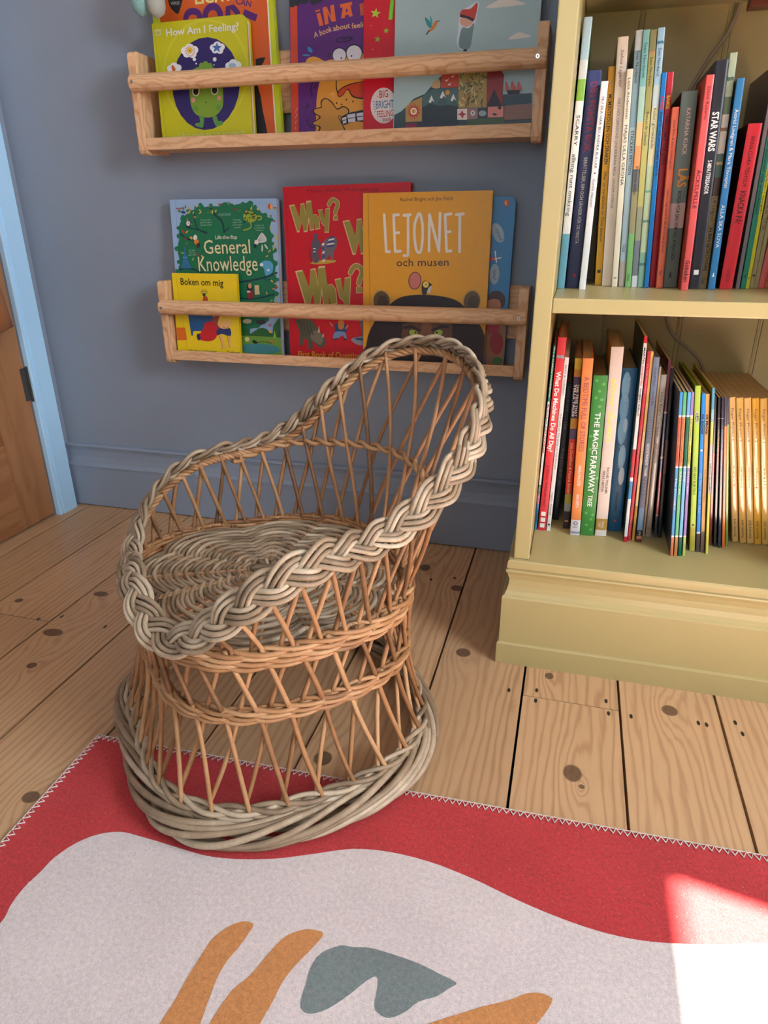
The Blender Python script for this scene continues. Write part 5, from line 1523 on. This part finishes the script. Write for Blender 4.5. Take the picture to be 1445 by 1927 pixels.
# lower ledge -------------------------------------------------------
c = Cover('thick blue general knowledge picture book with green tree cover, left end of the lower ledge', 1.4535, 1.4765, ZBL, ZBL + 0.32, (319.1, 377.1), (520.5, 374.8), 0.0165, (150, 180, 214), group=GLL, spine=(126, 170, 214))
c.crop(310, 365, 0.16866)
c.line([(118, 75), (230, 1780)], 6, (122, 156, 196))
tree = [(150, 880), (170, 760), (140, 620), (165, 480), (155, 380), (200, 270), (290, 190), (380, 150), (400, 110), (420, 148), (520, 135), (640, 140), (700, 115), (740, 130), (880, 100), (960, 110), (1000, 150), (1060, 200), (1120, 230), (1150, 290), (1190, 300), (1170, 380), (1200, 470), (1190, 560), (1220, 640), (1200, 700), (1240, 770), (1230, 880), (1250, 960), (1220, 1050), (1240, 1110), (1210, 1220), (1230, 1300), (1150, 1400), (1050, 1480), (930, 1510), (700, 1540), (300, 1500), (180, 1300)]
c.poly(tree, (26, 112, 74), 3)
for k in range(46):
    i = k * len(tree) // 46
    x_, y_ = tree[i]
    c.ell(x_ + rnd.uniform(-26, 10), y_ + rnd.uniform(-14, 14), rnd.uniform(20, 38), rnd.uniform(18, 32), (28, 114, 76))
for pts, w in (([(510, 160), (560, 230), (640, 310), (665, 430)], 20), ([(720, 380), (680, 410), (665, 430)], 14), ([(330, 220), (345, 330), (380, 400), (470, 440)], 14), ([(245, 370), (350, 395), (470, 430)], 12),
               ([(180, 450), (260, 505), (360, 520), (390, 580)], 16), ([(160, 845), (250, 830), (340, 845), (420, 885)], 14), ([(830, 985), (960, 965), (1100, 935), (1250, 880)], 20), ([(1100, 935), (1130, 960), (1180, 955)], 9), ([(850, 1165), (980, 1170), (1100, 1150), (1220, 1120)], 16), ([(1020, 230), (960, 280), (880, 320)], 14)):
    c.line(pts, w, (24, 54, 66), smooth=4)
for k in range(70):
    side = rnd.random()
    if side < .35:
        x_, y_ = rnd.uniform(140, 1240), rnd.uniform(90, 220)
    elif side < .7:
        x_, y_ = rnd.uniform(1120, 1260), rnd.uniform(150, 1300)
    else:
        x_, y_ = rnd.uniform(150, 420), rnd.uniform(200, 860)
    c.ell(x_, y_, rnd.uniform(14, 22), rnd.uniform(6, 10), rnd.choice([(170, 50, 44), (206, 176, 80), (206, 136, 90), (90, 130, 60), (190, 180, 90)]), rnd.uniform(0, PI))
c.ell(268, 330, 30, 40, (34, 40, 46)).ell(266, 328, 22, 30, (220, 218, 212)).line([(266, 328), (266, 308)], 4, K).line([(266, 328), (280, 334)], 4, K)
c.ell(212, 205, 26, 14, (30, 60, 130), .2).ell(345, 490, 22, 34, (226, 222, 210)).ell(358, 535, 26, 30, (216, 130, 40)).ell(375, 575, 16, 30, (60, 50, 50))
c.ell(955, 255, 78, 62, (150, 168, 50), .2)
for k in range(22):
    c.ell(955 + rnd.uniform(-60, 60), 255 + rnd.uniform(-45, 45), 9, 8, (50, 70, 30))
c.line([(1030, 250), (1075, 250), (1080, 280), (1050, 290)], 14, (160, 170, 60), smooth=4).line([(960, 320), (970, 360), (940, 390), (885, 405)], 14, (160, 170, 60), smooth=4)
c.poly([(1035, 510), (1080, 435), (1110, 450), (1140, 500), (1130, 535), (1060, 545)], (206, 208, 204), 2)
for k in range(5):
    c.line([(1045, 525), (1085 + k * 12, 450 + k * 18)], 3, (130, 140, 140))
c.ell(1028, 540, 24, 28, (222, 216, 210)).poly([(1000, 560), (1030, 560), (1020, 610), (995, 590)], (30, 40, 40)).ell(1092, 605, 10, 42, (196, 210, 190)).ell(1135, 588, 10, 34, (196, 210, 190), -.6)
c.poly([(222, 590), (230, 590), (262, 740), (310, 830), (190, 835), (205, 740)], (48, 110, 150)).poly([(205, 700), (262, 700), (266, 715), (202, 715)], (70, 140, 176))
c.poly([(1060, 790), (1110, 745), (1180, 750), (1215, 800), (1200, 880), (1130, 910), (1110, 830)], (86, 160, 196), 3).ell(1085, 790, 20, 18, (220, 230, 236)).ell(1160, 850, 16, 14, (200, 220, 230))
c.ell(950, 1040, 30, 44, (40, 30, 36)).ell(955, 1025, 20, 30, (206, 150, 100)).poly([(925, 1090), (985, 1080), (1000, 1150), (940, 1170)], (150, 40, 44), 2).poly([(1005, 1020), (1055, 1015), (1065, 1120), (1010, 1125)], (206, 186, 140)).ell(940, 1090, 20, 12, (220, 216, 206))
for (a, b_, h, txt) in (((400, 300), (520, 296), 18, 'The sun is a star'), ((400, 328), (530, 324), 18, 'about the age of'), ((405, 358), (530, 352), 18, 'the solar system'), ((765, 298), (855, 296), 16, 'The longest'), ((765, 326), (865, 322), 16, 'snake in the'), ((760, 354), (870, 350), 16, 'world can grow'), ((780, 382), (850, 380), 16, 'so much'),
                      ((1010, 360), (1110, 356), 16, 'A shuttlecock'), ((1005, 388), (1118, 384), 16, 'is made from'), ((1020, 416), (1105, 412), 16, '16 feathers'), ((275, 640), (345, 636), 15, 'The Eiffel'), ((275, 664), (345, 662), 15, 'Tower was'), ((270, 690), (355, 686), 15, 'built in 1889')):
    c.text(txt, a, b_, h, (170, 206, 180))
c.text('USBORNE', (605, 248), (740, 244), 30, (130, 176, 156), .01)
c.text('Lift-the-flap', (570, 505), (815, 500), 40, (214, 222, 196), .008)
c.text('General', (448, 668), (962, 662), 150, (226, 216, 166), .004).text('Knowledge', (388, 862), (1045, 855), 160, (226, 216, 166), .004)
c.ell(1182, 140, 26, 32, (206, 60, 50)).poly([(1182, 108), (1208, 130), (1200, 165), (1182, 172)], (226, 170, 60), 2)
c.poly([(690, 1500), (930, 1510), (960, 1560), (1050, 1500), (1130, 1500), (1210, 1560), (1215, 1470), (1330, 1380), (1345, 1820), (690, 1820)], (40, 96, 44), 2)
c.poly([(690, 1590), (900, 1580), (1340, 1600), (1345, 1820), (690, 1820)], (104, 150, 50))
c.poly([(880, 1690), (960, 1670), (1180, 1680), (1280, 1720), (1260, 1770), (1080, 1780), (900, 1765)], (64, 134, 140), 3)
c.ell(1010, 1650, 30, 18, (26, 36, 34), .4).line([(1030, 1665), (1100, 1645), (1200, 1665)], 7, (26, 36, 34), smooth=3).ell(1200, 1645, 24, 10, (206, 90, 50), .3).ell(1180, 1535, 22, 10, (220, 180, 90), .8).ell(1180, 1465, 18, 9, (190, 60, 90), -.6)
c.poly([(1230, 1520), (1248, 1600), (1215, 1600)], (150, 190, 60)).poly([(1285, 1490), (1305, 1600), (1265, 1600)], (30, 76, 44)).ell(1080, 1430, 56, 24, (60, 52, 56)).ell(925, 1420, 50, 26, (186, 186, 150)).ell(925, 1620, 26, 26, (214, 206, 150))
c.done()
# small yellow book
c = Cover('small yellow children\'s book with bold black title in front of the general knowledge book', 1.4285, 1.441, ZBL, ZBL + 0.15, (323.2, 514.8), (444.6, 516.5), 0.0105, (232, 200, 20), group=GLL, page=pmat((224, 220, 208), .7, 'page_block'))
c.crop(310, 365, 0.16866)
c.line([(122, 905), (262, 1790)], 5, (196, 166, 10))
c.poly([(60, 1490), (228, 1490), (250, 1630), (60, 1640)], (216, 106, 24))
c.text('Boken om mig', (178, 1012), (655, 1030), 72, K, .016)
c.poly([(430, 1150), (475, 1150), (490, 1260), (425, 1260)], (190, 70, 40), 2)
for a in range(6):
    c.ell(440 + 28 * math.cos(a * PI / 3), 1098 + 22 * math.sin(a * PI / 3), 13, 11, (60, 56, 30)).ell(440 + 28 * math.cos(a * PI / 3), 1098 + 22 * math.sin(a * PI / 3), 9, 7, (236, 214, 60))
c.ell(440, 1125, 16, 20, (40, 60, 40))
c.poly([(258, 1330), (530, 1330), (560, 1440), (440, 1490), (430, 1530), (320, 1530), (315, 1580), (298, 1580)], (34, 86, 136))
c.poly([(520, 1430), (560, 1360), (620, 1370), (640, 1470), (600, 1530)], (150, 74, 60), 2)
c.poly([(395, 1560), (430, 1500), (450, 1440), (520, 1425), (585, 1480), (580, 1590), (520, 1640), (400, 1630)], (196, 34, 40), 3)
c.poly([(355, 1575), (390, 1555), (400, 1625), (370, 1630)], (40, 50, 90), 2)
c.poly([(575, 1530), (640, 1490), (730, 1500), (735, 1590), (640, 1560), (590, 1580)], (40, 54, 104), 2)
c.ell(672, 1445, 82, 62, (232, 178, 110))
c.poly([(590, 1440), (610, 1370), (680, 1345), (745, 1380), (750, 1425), (720, 1440), (700, 1400), (690, 1440), (660, 1405), (645, 1445), (620, 1405), (605, 1450)], (226, 190, 70))
c.line([(650, 1480), (685, 1500), (712, 1478)], 6, (120, 50, 30), smooth=3)
c.poly([(608, 1580), (640, 1575), (668, 1690), (680, 1725), (640, 1730), (642, 1690)], (226, 170, 100)).poly([(695, 1580), (730, 1585), (740, 1690), (765, 1710), (725, 1718), (715, 1690)], (226, 170, 100))
c.line([(608, 1580), (642, 1690), (640, 1730)], 4, K).line([(695, 1580), (715, 1690), (725, 1718)], 4, K)
c.text('Ola Nyman Johansson', (275, 1765), (580, 1775), 30, K, .01).text('Carlsson', (690, 1782), (830, 1786), 30, K, .008, .2)
c.done()
# red question book
c = Cover('large red hardback with repeated olive question words, left of the yellow lion book', 1.4535, 1.4775, ZBL, ZBL + 0.33, (531.4, 353.4), (772.8, 343.6), 0.0185, (200, 0, 26), group=GLL)
c.crop(525, 340, 0.18172)
c.line([(75, 120), (100, 900), (125, 1780)], 7, (170, 0, 20))
c.text('Miles Kelly Publishing', (290, 125), (1030, 100), 34, (120, 0, 20))
OL, OO = (150, 138, 56), (214, 190, 130)
def why(scale, pts_w, pts_h, pts_y, q_c, q_r):
    for pts in (pts_w, pts_h, pts_y):
        ctr = np.mean(np.array(pts), axis=0)
        c.poly([tuple(ctr + (np.array(p) - ctr) * 1.09) for p in pts], OO, part='title')
    for pts in (pts_w, pts_h, pts_y):
        c.poly(pts, OL, part='title')
    (qx, qy) = q_c
    hook = [(qx - q_r * .85, qy - q_r * .1), (qx - q_r * .5, qy - q_r * .75), (qx, qy - q_r), (qx + q_r * .6, qy - q_r * .6), (qx + q_r * .75, qy), (qx + q_r * .45, qy + q_r * .7), (qx + q_r * .3, qy + q_r * 1.35)]
    c.line(hook, q_r * .78, OO, 'title', 4).line(hook, q_r * .60, OL, 'title', 4)
    x_, y_ = qx + q_r * .35, qy + q_r * 2.25
    h = q_r * .38
    c.poly([(x_ - h * 1.2, y_ - h * 1.1), (x_ + h * 1.1, y_ - h * 1.25), (x_ + h * 1.2, y_ + h * 1.15), (x_ - h * 1.1, y_ + h * 1.25)], OO, part='title').poly([(x_ - h, y_ - h * .9), (x_ + h * .9, y_ - h), (x_ + h, y_ + h * .9), (x_ - h * .9, y_ + h)], OL, part='title')
W_P = [(115, 265), (165, 255), (215, 385), (222, 250), (258, 243), (278, 375), (275, 238), (325, 228), (290, 515), (255, 520), (238, 420), (212, 520), (192, 522)]
H_P = [(290, 225), (335, 222), (352, 355), (385, 350), (412, 385), (422, 490), (375, 500), (360, 415), (365, 500), (325, 508)]
Y_P = [(408, 310), (450, 302), (468, 395), (478, 300), (522, 290), (512, 528), (470, 528), (472, 470), (440, 440)]
why(1, W_P, H_P, Y_P, (565, 255), 58)
def mv(pts, ax, ay, bx, by, s):
    return [(bx + (x - ax) * s, by + (y - ay) * s) for x, y in pts]
s_ = 1.36
why(1, mv(W_P, 115, 265, 182, 950, s_), mv(H_P, 290, 225, 418, 905, s_), mv(Y_P, 408, 310, 585, 1030, s_), (805, 960), 76)
w3 = mv(W_P, 115, 265, 672, 430, 1.25)
ctr = np.mean(np.array(w3), axis=0)
c.poly([tuple(ctr + (np.array(p) - ctr) * 1.09) for p in w3], OO, part='title').poly(w3, OL, part='title')
# knight and horse
c.poly([(330, 860), (340, 840), (470, 820), (590, 825), (560, 850), (420, 866)], (196, 160, 50), 2)
c.poly([(350, 840), (345, 700), (340, 640), (365, 600), (360, 560), (378, 545), (395, 560), (392, 600), (430, 640), (432, 690), (405, 730), (412, 840)], (86, 86, 100), 2)
c.poly([(440, 820), (445, 680), (480, 610), (560, 580), (600, 610), (590, 700), (565, 740), (562, 820), (540, 820), (530, 760), (500, 810), (480, 815)], (110, 104, 112), 2)
for k in range(5):
    c.poly([(445 + k * 4, 650 + k * 42), (470 + k * 3, 645 + k * 42), (468, 668 + k * 42), (444, 672 + k * 42)], (40, 70, 140) if k % 2 else W1)
    c.poly([(490 + k * 6, 690 - k * 22), (575, 680 - k * 24), (570, 668 - k * 24), (500 + k * 6, 674 - k * 22)], W1 if k % 2 else (40, 70, 150))
for k in range(4):
    c.poly([(355, 700 + k * 16), (380, 698 + k * 16), (380, 708 + k * 16), (355, 710 + k * 16)], (40, 70, 140) if k % 2 else W1)
c.line([(315, 680), (335, 850)], 8, (90, 40, 36))
# horned dinosaur
c.poly([(170, 1440), (330, 1440), (400, 1530), (440, 1580), (490, 1660), (470, 1710), (430, 1735), (390, 1700), (350, 1660), (350, 1740), (310, 1745), (300, 1660), (260, 1640), (250, 1700), (215, 1695), (215, 1580), (190, 1500)], (86, 84, 60), 3)
c.poly([(330, 1590), (380, 1550), (440, 1580), (460, 1640), (430, 1700), (370, 1670), (335, 1640)], (120, 110, 92), 3)
for k in range(4):
    c.line([(200 + k * 40, 1450 + k * 12), (240 + k * 36, 1540 + k * 14), (250 + k * 36, 1600)], 7, (44, 42, 30), smooth=3)
c.poly([(400, 1570), (416, 1500), (424, 1575)], (206, 196, 160)).poly([(445, 1610), (470, 1575), (462, 1625)], (206, 196, 160))
# pirate
c.poly([(580, 1480), (690, 1480), (700, 1560), (640, 1580), (590, 1570)], (60, 76, 120), 2).poly([(615, 1450), (670, 1450), (670, 1530), (620, 1535)], (206, 130, 50), 2)
c.poly([(575, 1570), (640, 1560), (690, 1575), (700, 1640), (680, 1640), (660, 1600), (600, 1640), (560, 1640)], (120, 150, 196), 2).line([(530, 1470), (555, 1505)], 14, (206, 150, 90)).line([(690, 1530), (715, 1500)], 14, (206, 140, 80))
c.poly([(550, 1640), (610, 1630), (615, 1640), (560, 1650)], (40, 34, 34)).poly([(672, 1630), (700, 1640), (690, 1655), (670, 1650)], (40, 34, 34))
c.poly([(835, 1440), (905, 1440), (905, 1620), (865, 1640), (860, 1560)], (124, 116, 116), 2).poly([(745, 1650), (800, 1620), (905, 1620), (905, 1700), (820, 1700)], (150, 150, 160), 3).ell(835, 1640, 46, 14, (40, 70, 120), .1)
c.text('First Book of Questions', (200, 1826), (882, 1845), 62, (206, 146, 40), .022)
c.done()
# blue board book
c = Cover('tall blue board book with round corner behind the yellow lion book', 1.4535, 1.4755, ZBL, ZBL + 0.32, (784, 372.5), (971.5, 371.0), 0.018, (48, 124, 176), group=GLL, round_=0.014, name='board_book')
c.crop(620, 330, 0.2768)
c.ell(1203, 187, 20, 24, (190, 60, 50)).poly([(1187, 190), (1203, 165), (1205, 210)], (226, 180, 80))
c.ell(1145, 392, 38, 70, (150, 170, 182), -.35).text('Where?', (1122, 372), (1160, 450), 26, (60, 90, 120)).ell(1122, 672, 32, 70, (150, 170, 182), .05).text('Why?', (1105, 640), (1112, 715), 26, (60, 90, 120))
c.line([(1095, 570), (1125, 568)], 18, (190, 40, 40)).line([(1120, 570), (1165, 560)], 6, W1).line([(1125, 515), (1135, 590)], 6, W1)
c.poly([(1075, 830), (1105, 790), (1150, 785), (1190, 820), (1190, 880), (1165, 900), (1150, 850), (1085, 850)], (64, 36, 26), 3).poly([(1080, 850), (1150, 845), (1165, 890), (1150, 930), (1075, 940)], (176, 112, 74), 2)
c.poly([(1070, 1000), (1150, 990), (1195, 1020), (1200, 1100), (1190, 1290), (1065, 1290)], (150, 100, 66), 2).poly([(1065, 1000), (1140, 1000), (1150, 1060), (1080, 1080)], (170, 40, 60), 2).ell(1135, 1140, 46, 78, (150, 36, 40)).ell(1140, 1260, 34, 26, (70, 110, 60))
c.done()
# yellow lion book
c = Cover('golden yellow hardback with dark maned lion and white handwritten title on the lower ledge', 1.4385, 1.4615, ZBL, ZBL + 0.32, (683, 364.6), (927.8, 359), 0.0115, (226, 160, 22), group=GLL)
c.crop(620, 330, 0.2768)
c.line([(262, 130), (282, 1240)], 5, (186, 124, 10))
c.text('Rachel Bright och Jim Field', (482, 176), (836, 168), 24, (90, 60, 20), .004)
LW = 17
for pts, sm in (([(372, 268), (386, 518)], 0), ([(386, 518), (408, 519)], 0), ([(470, 268), (436, 270)], 0), ([(436, 270), (446, 518)], 0), ([(446, 518), (482, 515)], 0), ([(440, 392), (472, 390)], 0), ([(505, 272), (550, 268)], 0), ([(534, 270), (534, 520), (524, 545), (506, 545)], 3),
                ([(604, 262), (580, 330), (578, 420), (592, 510), (618, 520), (632, 440), (632, 340), (618, 268), (604, 262)], 4), ([(676, 515), (680, 268)], 0), ([(680, 268), (744, 515)], 0), ([(744, 515), (752, 258)], 0), ([(826, 262), (786, 268)], 0), ([(786, 268), (796, 516)], 0), ([(796, 516), (826, 514)], 0), ([(792, 385), (820, 383)], 0), ([(862, 268), (910, 262)], 0), ([(886, 266), (884, 520)], 0)):
    c.line(pts, LW, (232, 226, 214), 'title', sm)
c.text('och musen', (455, 618), (810, 614), 50, (74, 50, 30), .006)
c.ell(580, 716, 44, 60, K, .1).ell(580, 716, 39, 55, (206, 116, 104), .1)
c.poly([(626, 760), (632, 728), (655, 715), (690, 738), (698, 745), (672, 765), (655, 812), (630, 805)], (44, 30, 34), 3).ell(655, 742, 20, 22, (236, 206, 80)).ell(656, 742, 4, 6, K).poly([(662, 790), (680, 760), (694, 755), (682, 800)], (214, 206, 196), 2)
MANE, BR_, TAN = (42, 20, 20), (120, 78, 40), (100, 62, 40)
for (cx_, rot) in ((355, -.15), (968, .15)):
    c.ell(cx_, 850, 62, 76, (196, 150, 60), rot).ell(cx_, 856, 55, 70, (96, 72, 36), rot).ell(cx_ + 8, 866, 34, 50, (72, 52, 28), rot)
c.poly([(248, 1160), (290, 1080), (330, 1010), (370, 930), (430, 860), (500, 824), (600, 812), (700, 815), (800, 830), (880, 860), (950, 930), (1010, 1020), (1050, 1100), (1068, 1180), (1070, 1300), (244, 1300)], MANE, 4)
c.poly([(490, 1100), (500, 1040), (520, 1005), (800, 1000), (830, 1040), (832, 1110), (790, 1180), (660, 1230), (540, 1190)], TAN, 3)
c.poly([(630, 1000), (690, 1000), (710, 1200), (650, 1220), (610, 1190)], (128, 82, 48), 2)
c.poly([(500, 1025), (560, 1018), (625, 1050), (620, 1062), (560, 1040), (505, 1045)], (44, 26, 22)).poly([(690, 1048), (760, 1015), (815, 1022), (812, 1040), (760, 1038), (695, 1062)], (44, 26, 22))
for (cx_, rot) in ((571, .45), (740, -.45)):
    c.ell(cx_, 1072, 36, 26, K, rot).ell(cx_, 1072, 31, 22, (160, 180, 56), rot).ell(cx_ + (14 if rot > 0 else -10), 1068, 6, 8, K)
for k in range(60):
    a = PI + k / 59 * PI
    x_, y_ = 658 + 395 * math.cos(a), 1180 + 350 * math.sin(a)
    c.line([(x_ - 10 * math.cos(a), y_ - 10 * math.sin(a)), (x_ + 3 * math.cos(a), y_ + 3 * math.sin(a))], 24, MANE)
c.done()

# ------------------------------------------------------------------ soft toy sitting on the orange book, garment on the door
def toy_mat(name, c):
    return fabric_mat(name, c, 0.05, 0.7)
M_TEAL, M_GREYT = toy_mat('teal_plush', (132, 172, 168)), toy_mat('grey_plush', (168, 170, 160))
P_ = on_y(277, 10, 1.44)
toy = thing('soft_toy', 'teal and grey soft toy with dangling feet on top of the orange book', 'soft toy', (float(P_[0]), 1.462, 1.200))
def capsule(name, a, b_, r0, r1, m, parent):
    q = MB()
    ts = np.linspace(0, 1, 14)
    a, b_ = np.array(a), np.array(b_)
    rr_ = [max(0.001, (r0 + (r1 - r0) * t) * math.sqrt(max(0.02, 1 - max(0, (t - 0.82) / 0.18) ** 2))) * (1 if t > 0.02 else 0.8) for t in ts]
    q.tube([a + (b_ - a) * t for t in ts], rr_, m, 16)
    return q.build(name, parent, smooth=True)
capsule('leg', (-0.004, -0.032, 0.03), (-0.002, -0.043, -0.089), 0.016, 0.0185, M_TEAL, toy)
capsule('leg', (0.03, -0.032, 0.03), (0.032, -0.044, -0.094), 0.015, 0.0185, M_GREYT, toy)
def blob(name, ctr, rx, ry, rz, m, parent):
    q = MB()
    V, F = [], []
    nu, nv = 18, 12
    for j in range(nv + 1):
        for i in range(nu):
            a, b_ = 2 * PI * i / nu, PI * j / nv
            V.append((ctr[0] + rx * math.sin(b_) * math.cos(a), ctr[1] + ry * math.sin(b_) * math.sin(a), ctr[2] + rz * math.cos(b_)))
    for j in range(nv):
        for i in range(nu):
            F.append((j * nu + i, (j + 1) * nu + i, (j + 1) * nu + (i + 1) % nu, j * nu + (i + 1) % nu))
    q.add(V, F, m)
    return q.build(name, parent, smooth=True)
blob('body', (0.012, -0.012, 0.045), 0.045, 0.032, 0.05, M_TEAL, toy)
blob('head', (0.012, -0.014, 0.118), 0.036, 0.032, 0.034, M_GREYT, toy)

q = MB()
M_GARM = fabric_mat('rust_brown_cloth', (170, 100, 44), 0.15, 0.8)
nu, nv = 22, 16
V, F = [], []
for side in (0, 1):
    for j in range(nv + 1):
        v = j / nv                     # 0 at the hook, 1 at the hem
        for i in range(nu + 1):
            s = i / nu
            half = 0.008 + 0.145 * v ** 0.75
            y = 1.215 + (s - 0.5) * 2 * half + 0.004 * v
            z = 1.325 - v * (0.838 - 0.022 * s) + 0.004 * math.sin(s * 9)
            x = -1.3245 + 0.012 + 0.030 * v ** .6 * (0.62 + 0.38 * math.sin(s * 15 + 1.2)) + 0.016 * (1 - abs(2 * v - 1)) * .3
            if side:
                x -= 0.006
            V.append((x, y, z))
m_ = (nu + 1) * (nv + 1)
for j in range(nv):
    for i in range(nu):
        a = j * (nu + 1) + i
        F.append((a, a + 1, a + nu + 2, a + nu + 1))
        F.append((m_ + a, m_ + a + nu + 1, m_ + a + nu + 2, m_ + a + 1))
for i in range(nu):
    a = nv * (nu + 1) + i
    F.append((a, a + 1, m_ + a + 1, m_ + a))
    F.append((i, m_ + i, m_ + i + 1, i + 1))
for j in range(nv):
    a, b_ = j * (nu + 1), (j + 1) * (nu + 1)
    F.append((a, b_, m_ + b_, m_ + a))
    F.append((a + nu, m_ + a + nu, m_ + b_ + nu, b_ + nu))
q.add(V, F, M_GARM)
tag(q.build('hanging_cloth', smooth=True), 'rust brown cloth hanging from a hook on the wooden door', 'cloth')
